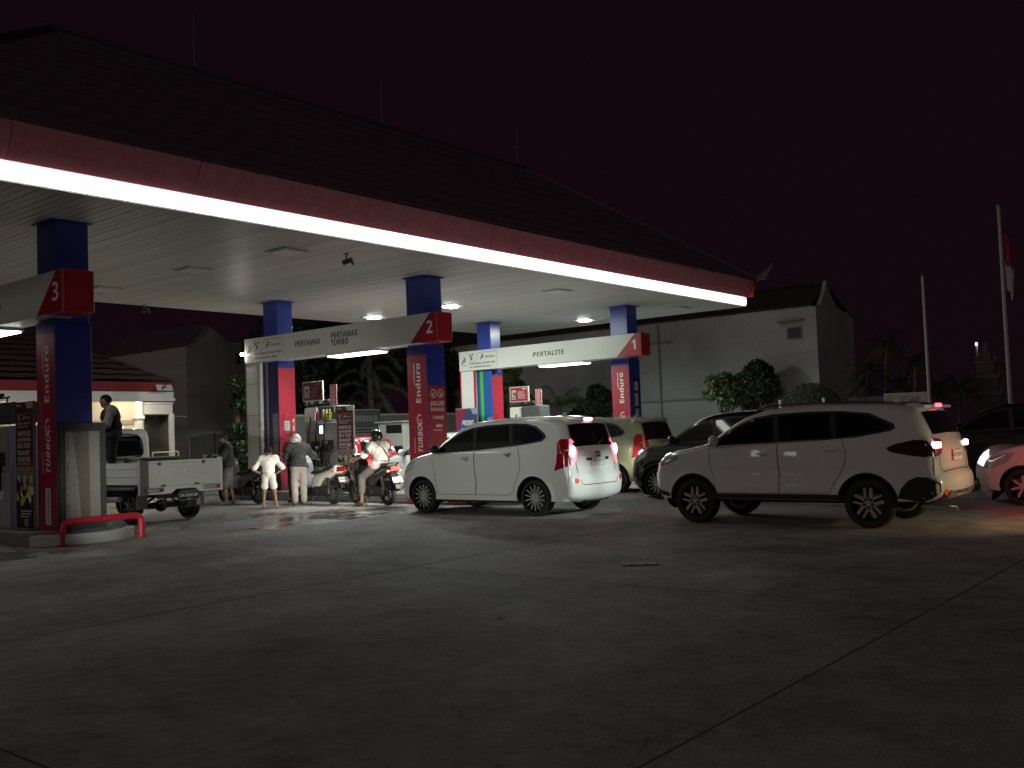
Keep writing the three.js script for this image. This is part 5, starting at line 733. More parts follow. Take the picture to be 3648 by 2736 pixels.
function capsules(bones, k = 0.03) { // [[a], [b], ra, rb]
  const B = bones.map(([a, b, ra, rb]) => { const d = [b[0] - a[0], b[1] - a[1], b[2] - a[2]]; return [a, d, d[0] * d[0] + d[1] * d[1] + d[2] * d[2] || 1e-9, ra, rb]; });
  return (x, y, z) => { let m = 9; for (const [a, d, l, ra, rb] of B) { const px = x - a[0], py = y - a[1], pz = z - a[2]; let t = (px * d[0] + py * d[1] + pz * d[2]) / l; t = t < 0 ? 0 : t > 1 ? 1 : t; const e = Math.hypot(px - d[0] * t, py - d[1] * t, pz - d[2] * t) - (ra + (rb - ra) * t); const h = Math.max(k - Math.abs(m - e), 0) / k; m = Math.min(m, e) - h * h * k * 0.25; } return m; };
}
function bound(bones, pad) { const lo = [9, 9, 9], hi = [-9, -9, -9]; for (const [a, b, ra, rb] of bones) for (const [p, r] of [[a, ra], [b, rb]]) for (let k = 0; k < 3; k++) { lo[k] = Math.min(lo[k], p[k] - r - pad); hi[k] = Math.max(hi[k], p[k] + r + pad); } return [lo, hi]; }
function sdf(bones, k, cell, clip, fold = 0) { const f0 = capsules(bones, k), [lo, hi] = bound(bones, 0.05), f = (x, y, z) => { let v = f0(x, y, z); if (fold) v += fold * (Math.sin(y * 38 + x * 22 + Math.sin(z * 30) * 1.5) + 0.6 * Math.sin(x * 47 - y * 29 + z * 33)); if (clip) v = Math.max(v, clip(x, y, z)); return v; }; return surfaceNets(f, lo, hi, cell); }
const V3 = (a) => new THREE.Vector3(...a);
function hand(wrist, dir, palmUp, s = 1, curl = 0.6) { // bones of a hand: palm, four fingers, thumb
  const D = V3(dir).normalize(), U = V3(palmUp).normalize(), R = new THREE.Vector3().crossVectors(D, U).normalize(), p = (f, r, u) => V3(wrist).addScaledVector(D, f * s).addScaledVector(R, r * s).addScaledVector(U, u * s).toArray(), out = [[p(0.01, 0, 0), p(0.075, 0.018, 0), 0.026 * s, 0.023 * s], [p(0.02, -0.012, 0), p(0.08, -0.02, 0), 0.022 * s, 0.019 * s]];
  [[0.033, 0.072], [0.011, 0.08], [-0.011, 0.075], [-0.032, 0.058]].forEach(([r, l]) => { const a = p(0.09, r, 0), b = p(0.09 + l * 0.45, r * 1.1, -0.012 * curl * 2), c = p(0.09 + l * (1 - curl * 0.45), r * 1.1, -l * 0.65 * curl); out.push([a, b, 0.0095 * s, 0.009 * s], [b, c, 0.009 * s, 0.0075 * s]); });
  out.push([p(0.025, 0.03, -0.005), p(0.06, 0.055, -0.02), 0.012 * s, 0.0105 * s], [p(0.06, 0.055, -0.02), p(0.09, 0.052, -0.035), 0.0105 * s, 0.0085 * s]); return out;
}
function headGeo(c, fwd, up, s) { // skull, jaw, nose, ears
  const F_ = V3(fwd).normalize(), U = V3(up).addScaledVector(F_, -V3(up).dot(F_)).normalize(), R = new THREE.Vector3().crossVectors(F_, U), p = (f, u, r) => V3(c).addScaledVector(F_, f * s).addScaledVector(U, u * s).addScaledVector(R, r * s).toArray();
  const b = [[p(-0.02, 0.03, 0), p(0.02, 0.035, 0), 0.088 * s, 0.085 * s], [p(0.03, -0.02, 0), p(0.045, -0.07, 0), 0.066 * s, 0.045 * s], [p(0.085, 0.0, 0), p(0.108, -0.028, 0), 0.011 * s, 0.015 * s], [p(0.09, -0.058, -0.02), p(0.09, -0.058, 0.02), 0.012 * s, 0.012 * s], [p(0.082, 0.022, -0.045), p(0.082, 0.022, 0.045), 0.014 * s, 0.014 * s]]; for (const r of [-1, 1]) b.push([p(-0.005, 0.015, r * 0.086), p(-0.012, -0.025, r * 0.084), 0.017 * s, 0.012 * s]);
  return { geo: sdf(b, 0.025 * s, 0.007), p, eyes: [-1, 1].map((r) => ball(0.009 * s, ...p(0.09, 0.004, r * 0.032))) };
}
function person(o) {
  const t = thing('person', o.label, 'person', o.pos, o.turn || 0), s = o.s || 1, J = o.J, S = (k) => k * s;
  const limb = (a, b, ra, rb) => [a, b, S(ra), S(rb)];
  const torso = [limb(J.pelvis, J.waist, 0.125, 0.115), limb(J.waist, J.chest, 0.115, 0.125), limb(J.hipL, J.hipR, 0.1, 0.1), limb(J.shL, J.shR, 0.07, 0.07), limb([J.chest[0] - S(0.06), J.chest[1], J.chest[2]], [J.chest[0] + S(0.06), J.chest[1], J.chest[2]], 0.115, 0.115), limb(J.chest, J.neck, 0.08, 0.055)];
  const arms = ['L', 'R'].flatMap((k) => [limb(J['sh' + k], J['el' + k], 0.052, 0.042), limb(J['el' + k], J['wr' + k], 0.041, 0.028)]), legs = ['L', 'R'].flatMap((k) => [limb(J['hip' + k], J['kn' + k], 0.085, 0.058), limb(J['kn' + k], J['an' + k], 0.058, 0.038), limb(J['an' + k], J['toe' + k], 0.04, 0.028)]);
  const neck = limb(J.neck, J.head, 0.052, 0.055), hd = headGeo(J.head, o.look || [0, 0, -1], o.headUp || [0, 1, 0], o.headS || s), geos = [sdf([...torso, ...arms, ...legs, neck], 0.04 * s, 0.016), hd.geo];
  for (const k of ['L', 'R']) { const d = V3(J['wr' + k]).sub(V3(J['el' + k])).toArray(); geos.push(sdf(hand(J['wr' + k], o['handDir' + k] || d, o['palm' + k] || [k === 'L' ? 1 : -1, 0.2, 0], s), 0.008, 0.0065)); }
  obj('body', geos, o.skin || MAT.skin, t); obj('eyes', hd.eyes, MAT.hair, t);
  const grow = (b, e) => b.map(([a, c, ra, rb]) => [a, c, ra + e, rb + e]), mid = (a, b, f) => a.map((v, i) => v + (b[i] - v) * f);
  // shirt or jacket
  const sl = o.sleeve ?? 0.45, sleeves = ['L', 'R'].flatMap((k) => sl <= 1 ? [[J['sh' + k], mid(J['sh' + k], J['el' + k], sl), S(0.066), S(0.066 + (o.loose || 0))]] : [[J['sh' + k], J['el' + k], S(0.066), S(0.06 + (o.loose || 0))], [J['el' + k], mid(J['el' + k], J['wr' + k], sl - 1), S(0.058 + (o.loose || 0)), S(0.048)]]);
  const hem = o.hem ?? -0.02, shirtB = [...grow(torso.filter((_, i) => i !== 5), 0.016 + (o.loose || 0)), ...sleeves, [J.chest, mid(J.chest, J.neck, 0.7), S(0.095), S(0.075)]], up = V3(J.chest).sub(V3(J.pelvis)).normalize();
  const shirt = obj(o.shirtName || 'shirt', sdf(shirtB, 0.045 * s, 0.014, (x, y, z) => hem - ((x - J.pelvis[0]) * up.x + (y - J.pelvis[1]) * up.y + (z - J.pelvis[2]) * up.z), 0.0045), o.shirt, t); void shirt;
  if (o.vest) obj('vest', sdf([...grow(torso.filter((_, i) => i !== 5 && i !== 3), 0.05), [mid(J.shL, J.shR, 0.12), mid(J.shL, J.shR, 0.88), S(0.095), S(0.095)]], 0.045 * s, 0.014, (x, y, z) => Math.max(hem - 0.04 - ((x - J.pelvis[0]) * up.x + (y - J.pelvis[1]) * up.y + (z - J.pelvis[2]) * up.z), -9), 0.004), o.vest, t);
  // trousers or shorts: to a fraction along the legs (1 knee, 2 ankle)
  const tl = o.legs ?? 1.95, tr = [...grow([torso[0], torso[2]], 0.014), ...['L', 'R'].flatMap((k) => tl <= 1.05 ? [[J['hip' + k], mid(J['hip' + k], J['kn' + k], tl), S(0.102), S(0.092 + (o.flare || 0))]] : [[J['hip' + k], J['kn' + k], S(0.1), S(0.078 + (o.flare || 0))], [J['kn' + k], mid(J['kn' + k], J['an' + k], tl - 1), S(0.078 + (o.flare || 0)), S(0.062 + (o.flare || 0))]])];
  obj(tl <= 1.3 ? 'shorts' : 'trousers', sdf(tr, 0.03 * s, 0.014, o.legClip, 0.003), o.trousers, t);
  if (o.shoes) for (const k of ['L', 'R']) obj('shoe', sdf([[J['an' + k].map((v, i) => v - (i === 1 ? S(0.03) : 0)), J['toe' + k], S(0.047), S(0.036)], [mid(J['an' + k], J['toe' + k], 0.3).map((v, i) => i === 1 ? S(0.025) : v), J['toe' + k].map((v, i) => i === 1 ? S(0.022) : v), S(0.03), S(0.03)]], 0.02, 0.01, (x, y) => -y), o.shoes, t);
  const hp = hd.p;
  if (o.helmet) {
    const c = hp(-0.005, 0.03, 0), face = V3(hp(1, 0.03, 0)).sub(V3(c)).normalize(), upv = V3(hp(0, 1, 0)).sub(V3(hp(0, 0, 0))).normalize();
    const g = surfaceNets((x, y, z) => { const px = x - c[0], py = y - c[1], pz = z - c[2], f = px * face.x + py * face.y + pz * face.z, u = px * upv.x + py * upv.y + pz * upv.z, r2 = px * px + py * py + pz * pz - f * f - u * u, d = Math.sqrt(f * f * 0.82 + u * u * (u < 0 ? 0.8 : 1.02) + Math.max(0, r2) * 1.12) - 0.142 * s, inner = 0.118 * s - Math.hypot(px, py, pz), open = Math.max(0.045 * s - f, u > 0.065 * s ? u - 0.065 * s : -9, o.helmet === 'full' ? -0.12 * s - u : -9); return Math.max(d, inner, -0.105 * s - u, -open < 0 ? -9 : -9, f > 0.03 * s && u < 0.06 * s && u > (o.helmet === 'full' ? -0.05 : -0.2) * s ? Math.min(f - 0.03 * s, 0.06 * s - u) : -9); }, c.map((v) => v - 0.22 * s), c.map((v) => v + 0.22 * s), 0.009);
    obj('helmet', g, o.helmetMat, t);
    if (o.visor) { const q = new THREE.SphereGeometry(0.158 * s, 20, 10, Math.PI * 1.18, Math.PI * 0.64, 0.3, 0.75); q.rotateX(o.visorTilt ?? 0.5); q.lookAt(face); const vm = obj('visor', q.translate(...c), o.visor, t); void vm; }
    if (o.goggle) obj('visor_rim', [rod(hp(0.09, 0.1, -0.1), hp(0.09, 0.1, 0.1), 0.012)], MAT.plateWhite, t);
  } else {
    const s = o.headS || o.s || 1, c = hp(-0.012, 0.038, 0), f = V3(hp(1, 0, 0)).sub(V3(hp(0, 0, 0))).normalize(), u = V3(hp(0, 1, 0)).sub(V3(hp(0, 0, 0))).normalize();
    obj(o.cap ? 'cap' : 'hair', surfaceNets((x, y, z) => { const px = x - c[0], py = y - c[1], pz = z - c[2], ff = px * f.x + py * f.y + pz * f.z, uu = px * u.x + py * u.y + pz * u.z; const d = Math.hypot(px, py, pz) - (0.107 + 0.004 * Math.sin(x * 90 + y * 120) * Math.sin(z * 100)) * s; const cut = (ff > 0.0 ? 0.045 : -0.075 + 0.5 * Math.max(0, ff + 0.06)) * s - uu; return Math.max(d, cut); }, c.map((v) => v - 0.16 * s), c.map((v) => v + 0.16 * s), 0.009), o.cap || MAT.hair, t);
    if (o.cap) obj('cap_peak', at(new THREE.SphereGeometry(0.09 * s, 14, 8, 0, Math.PI * 2, 0, Math.PI / 2).scale(1, 0.15, 1.1), ...hp(0.09, 0.07, 0)), o.cap, t);
  }
  if (o.extra) o.extra(t, J, hp);
  return t;
}
// standing skeleton of height 1.7 facing -z; overrides replace joints
const stand = (over = {}, s = 1) => { const J = { pelvis: [0, 0.94, 0], waist: [0, 1.08, 0.0], chest: [0, 1.28, 0], neck: [0, 1.45, 0.01], head: [0, 1.57, -0.01], shL: [-0.18, 1.38, 0], shR: [0.18, 1.38, 0], elL: [-0.23, 1.12, 0.02], elR: [0.23, 1.12, 0.02], wrL: [-0.24, 0.9, -0.05], wrR: [0.24, 0.9, -0.05], hipL: [-0.09, 0.9, 0], hipR: [0.09, 0.9, 0], knL: [-0.1, 0.5, -0.02], knR: [0.1, 0.5, -0.02], anL: [-0.1, 0.085, 0.02], anR: [0.1, 0.085, 0.02], toeL: [-0.12, 0.03, -0.13], toeR: [0.12, 0.03, -0.13], ...over }; for (const k in J) J[k] = J[k].map((v) => v * s); return J; };
const cloth = (r, g, b) => M(r, g, b, 0.92);
// child with hands on hips, seen from behind
person({ label: 'barefoot child in white shirt and pale shorts standing with hands on hips', pos: [13.45, 0, -18.13], turn: -0.75, s: 0.7, headS: 0.88, loose: 0.028, sleeve: 0.85, hem: 0.05, legs: 0.72, flare: 0.02,
  J: stand({ elL: [-0.42, 1.1, 0.06], elR: [0.42, 1.1, 0.06], wrL: [-0.19, 0.95, -0.06], wrR: [0.19, 0.95, -0.06], knL: [-0.13, 0.5, 0.0], knR: [0.15, 0.5, 0.0], anL: [-0.15, 0.08, 0.02], anR: [0.2, 0.08, 0.02], toeL: [-0.19, 0.03, -0.12], toeR: [0.27, 0.03, -0.1] }, 0.8), look: [-0.35, -0.1, -1], handDirL: [0.6, -0.4, -0.6], handDirR: [-0.6, -0.4, -0.6], shirt: cloth(0.78, 0.77, 0.74), trousers: new THREE.MeshStandardMaterial({ map: fieldTex(128, noiseField(128, 91, [[14, 0.7], [30, 0.4]]), (v) => { const a = v > 0.35 ? 96 : 160; return [byte(a), byte(a), byte(a - 6)]; }, 3), roughness: 0.95 }), skin: M(0.24, 0.14, 0.095, 0.7) });
// adult with white helmet at the scooter
person({ label: 'person in white helmet, dark jacket and pale trousers bending over the white scooter', pos: [14.36, 0, -18.22], turn: -0.55, s: 0.97, loose: 0.03, sleeve: 1.95, hem: -0.06, legs: 1.9, flare: 0.012,
  J: stand({ waist: [0.01, 1.07, 0.0], chest: [0.02, 1.27, -0.08], neck: [-0.01, 1.42, -0.14], head: [-0.03, 1.52, -0.2], shL: [-0.18, 1.35, -0.1], shR: [0.2, 1.33, -0.11], elL: [-0.26, 1.12, -0.2], elR: [0.38, 1.14, -0.24], wrL: [-0.16, 1.02, -0.4], wrR: [0.36, 1.14, -0.46], anL: [-0.1, 0.085, 0.03], anR: [0.11, 0.085, 0.0] }, 0.98), look: [-0.1, -0.35, -1], shirtName: 'jacket', shirt: cloth(0.04, 0.046, 0.05), trousers: cloth(0.34, 0.325, 0.3), shoes: cloth(0.12, 0.1, 0.09), helmet: 'open', helmetMat: paint(0.5, 0.5, 0.49, 0.3), goggle: true });
// attendant
person({ label: 'attendant in maroon shirt and cap half hidden behind the helmeted person', pos: [15.12, 0, -19.32], turn: 2.2, sleeve: 0.6, loose: 0.01, J: stand({ elL: [-0.27, 1.14, -0.06], wrL: [-0.14, 1.05, -0.27], elR: [0.27, 1.14, -0.06], wrR: [0.14, 1.05, -0.27] }, 1.0), look: [0, -0.2, -1], shirt: cloth(0.2, 0.02, 0.035), trousers: cloth(0.02, 0.02, 0.025), shoes: cloth(0.02, 0.02, 0.02), cap: cloth(0.16, 0.015, 0.03) });
// rider
person({ label: 'rider in black helmet and pale shirt sitting on the black scooter', pos: [14.93, 0, -16.2], turn: -0.16, s: 1, loose: 0.022, sleeve: 0.9, hem: -0.1, legs: 1.6, flare: 0.012,
  J: stand({ pelvis: [0, 0.9, 0.14], waist: [0, 1.03, 0.16], chest: [0, 1.22, 0.1], neck: [0, 1.38, 0.06], head: [0, 1.5, 0.02], shL: [-0.19, 1.31, 0.08], shR: [0.19, 1.31, 0.08], elL: [-0.29, 1.1, -0.1], elR: [0.3, 1.1, -0.1], wrL: [-0.33, 1.02, -0.36], wrR: [0.33, 1.02, -0.36], hipL: [-0.1, 0.88, 0.12], hipR: [0.1, 0.88, 0.12], knL: [-0.24, 0.62, -0.24], knR: [0.24, 0.62, -0.24], anL: [-0.34, 0.085, -0.12], anR: [0.3, 0.4, -0.2], toeL: [-0.38, 0.03, -0.27], toeR: [0.3, 0.34, -0.34] }), look: [-0.15, -0.05, -1], handDirL: [-0.2, -0.1, -1], handDirR: [0.2, -0.1, -1], shirt: cloth(0.4, 0.4, 0.39), trousers: cloth(0.1, 0.095, 0.09), skin: M(0.2, 0.11, 0.07, 0.6), shoes: cloth(0.05, 0.045, 0.04), helmet: 'full', helmetMat: PM(0.012, 0.012, 0.013, 0.2, { clearcoat: 1 }), visor: PM(0.35, 0.36, 0.37, 0.1, { clearcoat: 1 }), visorTilt: 0.9, 
  extra: (t) => { obj('bag_strap', tube([[-0.15, 1.37, 0.06], [-0.1, 1.36, 0.18], [0.02, 1.22, 0.27], [0.15, 1.0, 0.27], [0.2, 0.94, 0.16]], 0.018, 6), MAT.black, t); obj('dark_sleeve', [-1, 1].flatMap((s) => [rod([s * 0.2, 1.31, 0.08], [s * 0.285, 1.12, -0.08], 0.083, 0.078, 12)]), cloth(0.02, 0.02, 0.022), t); } });
// person in shorts beside the pickup
person({ label: 'person in dark shirt and grey shorts beside the big dark scooter, reaching out one arm', pos: [14.05, 0, -20.55], turn: 0.9, s: 1.02, legs: 1.15, flare: 0.02, sleeve: 1.0, loose: 0.025, hem: -0.04,
  J: stand({ elL: [-0.3, 1.14, -0.12], wrL: [-0.4, 1.02, -0.32], chest: [0, 1.27, -0.04], head: [0.0, 1.55, -0.08], elR: [0.26, 1.12, 0.0], wrR: [0.2, 0.98, -0.2], knL: [-0.1, 0.5, -0.08], anL: [-0.1, 0.085, -0.04], toeL: [-0.12, 0.03, -0.19], knR: [0.1, 0.5, 0.02], anR: [0.11, 0.085, 0.12], toeR: [0.13, 0.03, -0.03] }), look: [-0.3, -0.35, -1], shirt: cloth(0.01, 0.01, 0.011), trousers: cloth(0.09, 0.088, 0.085), shoes: cloth(0.12, 0.115, 0.11), skin: M(0.15, 0.095, 0.07, 0.7) });
// man standing in the pickup bed
person({ label: 'man in grey sleeves and black vest standing in the bed of the pickup', pos: [10.02, 0.78, -18.55], turn: 1.0, s: 1.06, sleeve: 1.9, loose: 0.012, hem: -0.06,
  J: stand({ waist: [0, 1.07, 0.0], chest: [0, 1.27, -0.03], neck: [0, 1.43, -0.06], head: [0, 1.54, -0.1], elL: [-0.24, 1.12, -0.08], wrL: [-0.14, 0.98, -0.28], elR: [0.24, 1.12, -0.08], wrR: [0.14, 0.98, -0.28] }, 1.05), look: [0.1, -0.45, -1], shirt: cloth(0.2, 0.19, 0.185), vest: cloth(0.012, 0.012, 0.013), trousers: cloth(0.01, 0.01, 0.011), shoes: cloth(0.02, 0.02, 0.02), skin: M(0.22, 0.12, 0.08, 0.6),
  extra: (t) => { obj('reflective_band', [bx(0.2, 0.012, 0.01, 0.02, 1.4, 0.1, 0, 0, 0)], MAT.grey, t); } });

// ---------------------------------------------------------------- vegetation
function leafCloud(R, blobs, count, size, shell = 0.5, slim = 0.5) { // leaves spread in ellipsoids [x, y, z, rx, ry, rz]
  const P = [], I = [], vol = blobs.map((b) => b[3] * b[4] * b[5]), tot = vol.reduce((a, b) => a + b, 0), e = new THREE.Euler(), m = new THREE.Matrix4(), v = new THREE.Vector3();
  blobs.forEach((b, bi) => { for (let n = Math.round(count * vol[bi] / tot); n > 0; n--) {
    let x, y, z, l; do { x = R() * 2 - 1; y = R() * 2 - 1; z = R() * 2 - 1; l = Math.hypot(x, y, z); } while (l > 1 || l < 0.05); const k = Math.pow(l, shell) / l; const s = size * (0.6 + R() * 0.8);
    m.makeRotationFromEuler(e.set(R() * 6.28, R() * 6.28, R() * 6.28)); const o = P.length / 3; for (const q of [[-1, 0, 0], [0, slim, 0.12], [1, 0, 0], [0, -slim, 0.12]]) { v.set(q[0] * s, q[1] * s, q[2] * s).applyMatrix4(m); P.push(b[0] + x * k * b[3] + v.x, b[1] + y * k * b[4] + v.y, b[2] + z * k * b[5] + v.z); } I.push(o, o + 1, o + 2, o, o + 2, o + 3);
  } });
  const g = new THREE.BufferGeometry(); g.setAttribute('position', new THREE.Float32BufferAttribute(P, 3)); g.setIndex(I); g.computeVertexNormals(); return g;
}
const leafM = (r, g, b) => PM(r, g, b, 0.7, { transmission: 0.15, thickness: 0 });
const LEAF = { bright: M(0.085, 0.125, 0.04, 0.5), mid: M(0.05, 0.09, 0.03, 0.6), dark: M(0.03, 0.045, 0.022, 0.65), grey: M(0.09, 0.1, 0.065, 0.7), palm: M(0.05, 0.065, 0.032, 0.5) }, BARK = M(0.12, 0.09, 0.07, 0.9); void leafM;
function tree(name, label, pos, h, blobs, count, size, mat, seed, group, opts = {}) {
  const R = rng(seed), t = thing(name, label, opts.cat || 'tree', pos, 0, group), r = opts.r || 0.07 + h * 0.012;
  const limbs = [tube([[0, -0.05, 0], [0.03 * h, h * 0.3, 0.02], [-0.02 * h, h * 0.65, -0.03], [0, h * 0.9, 0]], r, 7, 14)]; blobs.slice(0, 9).forEach((b) => limbs.push(tube([[0, h * (0.35 + R() * 0.25), 0], [b[0] * 0.5, (h * 0.6 + b[1]) / 2, b[2] * 0.5], [b[0], b[1], b[2]]], r * 0.35, 5, 8)));
  obj('trunk', limbs, BARK, t); obj('crown', leafCloud(R, blobs, count, size, opts.shell ?? 0.45, opts.slim ?? 0.5), mat, t); return t;
}
function blobsIn(R, n, cx, cy, cz, rx, ry, rz, s) { return Array.from({ length: n }, () => { let x, y, z; do { x = R() * 2 - 1; y = R() * 2 - 1; z = R() * 2 - 1; } while (x * x + y * y + z * z > 1); return [cx + x * rx, cy + y * ry, cz + z * rz, s * (0.7 + R() * 0.6), s * (0.55 + R() * 0.5), s * (0.7 + R() * 0.6)]; }); }
{
  const R = rng(21);
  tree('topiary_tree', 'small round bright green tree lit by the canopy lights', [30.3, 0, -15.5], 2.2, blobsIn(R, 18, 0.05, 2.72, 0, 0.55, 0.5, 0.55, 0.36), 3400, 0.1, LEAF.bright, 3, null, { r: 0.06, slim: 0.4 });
  tree('dome_shrub', 'clipped grey green dome shaped shrub behind the crossover roof', [31.4, 0, -12.9], 1.4, [[0, 1.75, 0, 1.05, 1.02, 1.05]], 16000, 0.04, LEAF.grey, 4, null, { cat: 'shrub', shell: 0.16 });
  tree('broadleaf_tree', 'dark rounded tree between the topiary and the pale building', [34.3, 0, -16.2], 3, blobsIn(R, 12, 0, 2.7, 0, 0.6, 1.1, 0.6, 0.5), 5000, 0.08, LEAF.dark, 5);
  tree('climbing_shrub', 'tall narrow dark shrub growing beside the white gate leg', [17.2, 0, -24.6], 3.0, [...blobsIn(R, 9, 0, 1.0, 0, 0.3, 0.8, 0.3, 0.36), ...blobsIn(R, 12, 0.1, 2.5, 0, 0.18, 1.1, 0.18, 0.26)], 4600, 0.07, LEAF.mid, 6, null, { cat: 'shrub' });
  // lit bush by the rear column of beam one
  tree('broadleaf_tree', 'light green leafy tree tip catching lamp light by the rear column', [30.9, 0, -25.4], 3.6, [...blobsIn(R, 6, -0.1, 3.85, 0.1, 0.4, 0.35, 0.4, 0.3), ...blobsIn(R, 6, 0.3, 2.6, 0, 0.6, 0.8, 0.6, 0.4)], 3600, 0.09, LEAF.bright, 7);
  // feathery tree over the rear wall: drooping needle branches
  const f = thing('feathery_tree', 'tree with drooping feathery branches above the rear wall', 'tree', [27.0, 0, -29.6]); obj('trunk', tube([[0, -0.05, 0], [0.1, 2, 0], [-0.05, 4, 0.1], [0, 6.2, 0]], 0.13, 7, 20), BARK, f);
  for (let k = 0; k < 26; k++) { const a = k * 2.4 + R(), h = 2.0 + k * 0.16, L = 2.1 - k * 0.05, dx = Math.cos(a), dz = Math.sin(a), pts = [[0, h, 0], [dx * L * 0.4, h + 0.3, dz * L * 0.4], [dx * L * 0.8, h + 0.05, dz * L * 0.8], [dx * L, h - 0.35, dz * L]]; const c = new THREE.CatmullRomCurve3(pts.map((p) => V3(p))); const bl = c.getPoints(16).slice(3).map((p) => [p.x, p.y, p.z, 0.1, 0.1, 0.1]); obj('branch', [leafCloud(R, bl, 420, 0.06, 0.5, 0.18), tube(pts, 0.018, 5, 10)], M(0.09, 0.11, 0.07, 0.7), f); }
  // dark belt of trees behind the wall and beyond the canopy
  const belt = [[25.8, -32.5, 6.5], [27.6, -35, 8], [29.6, -34, 7], [31, -37, 9], [34, -34, 7.5], [32.5, -39, 9], [38, -36, 8], [36.5, -29, 4.2], [33.5, -27.5, 3.6], [34.6, -23.8, 3.4]];
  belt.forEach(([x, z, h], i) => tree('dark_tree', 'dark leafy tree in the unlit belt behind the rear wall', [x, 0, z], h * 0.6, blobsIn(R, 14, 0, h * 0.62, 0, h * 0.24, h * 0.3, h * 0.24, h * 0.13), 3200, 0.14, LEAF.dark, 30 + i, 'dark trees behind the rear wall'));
  // palm and rosette plants
  const frond = (a, L, lift, droop, w) => { const P = [], I = [], n = 12; for (let k = 0; k <= n; k++) { const f2 = k / n, r = L * f2, y = lift * f2 - droop * f2 * f2, wd = w * Math.sin(Math.PI * Math.min(1, f2 * 0.9 + 0.1)) + 0.004; P.push(Math.cos(a) * r - Math.sin(a) * wd, y - 0.02 * wd, Math.sin(a) * r + Math.cos(a) * wd, Math.cos(a) * r, y + 0.25 * wd, Math.sin(a) * r, Math.cos(a) * r + Math.sin(a) * wd, y - 0.02 * wd, Math.sin(a) * r - Math.cos(a) * wd); } for (let k = 0; k < n; k++) { const o = k * 3; I.push(o, o + 3, o + 1, o + 1, o + 3, o + 4, o + 1, o + 4, o + 2, o + 2, o + 4, o + 5); } const g = new THREE.BufferGeometry(); g.setAttribute('position', new THREE.Float32BufferAttribute(P, 3)); g.setIndex(I); g.computeVertexNormals(); return g; };
  const pinnate = (a, L, lift, droop) => { const g = []; const at2 = (f2) => [Math.cos(a) * L * f2 * (1 - 0.25 * f2), lift * f2 - droop * f2 * f2 * f2, Math.sin(a) * L * f2 * (1 - 0.25 * f2)]; g.push(tube([0, 0.3, 0.6, 1].map(at2), 0.012, 4, 10)); for (let k = 3; k < 26; k++) { const p = at2(k / 26), l = 0.42 * Math.sin(Math.PI * (k / 26 * 0.8 + 0.15)); for (const s of [-1, 1]) { const q = [p[0] - Math.sin(a) * s * l * 0.8 + Math.cos(a) * l * 0.4, p[1] - l * 0.45, p[2] + Math.cos(a) * s * l * 0.8 + Math.sin(a) * l * 0.4]; g.push(rod(p, q, 0.011, 0.002, 3)); } } return g; };
  const palm = thing('palm', 'small palm with arching fronds behind beam one', 'palm', [30.6, 0, -22.8]); obj('trunk', tube([[0, -0.05, 0], [0.08, 1, 0], [0, 2.5, 0.05]], 0.09, 8, 14), BARK, palm);
  for (let k = 0; k < 15; k++) { const fr = obj('frond', pinnate(k * 2.4 + R() * 0.4, 1.5 + R() * 0.5, 0.55 + R() * 0.9, 0.6 + R() * 0.6), LEAF.palm, palm); fr.position.set(0, 2.5, 0.05); }
  const heads = [[31.3, 4.25, -10.5], [31.1, 3.45, -11.0], [31.5, 3.6, -9.7], [31.4, 2.85, -10.2], [31.0, 2.95, -11.2], [31.8, 2.7, -9.2], [31.9, 2.7, -8.5]];
  heads.forEach(([x, y, z], i) => { const t = thing('pandanus', 'spiky rosette plant in the dark clump beside the flagpoles', 'plant', [x + 0.6, 0, z], 0, 'spiky plants by the flagpoles'); obj('stem', tube([[0, -0.05, 0], [(R() - 0.5) * 0.5, y * 0.5, (R() - 0.5) * 0.5], [0, y - 0.35, 0]], 0.06, 6, 12), BARK, t); const gs = []; for (let k = 0; k < 70; k++) { const u = R(); gs.push(frond(k * 2.4, 0.62 + R() * 0.35, 0.95 - u * 1.25, 0.3 + R() * 0.35, 0.022)); } const m = obj('rosette', gs, LEAF.palm, t); m.position.y = y - 0.35; });
}
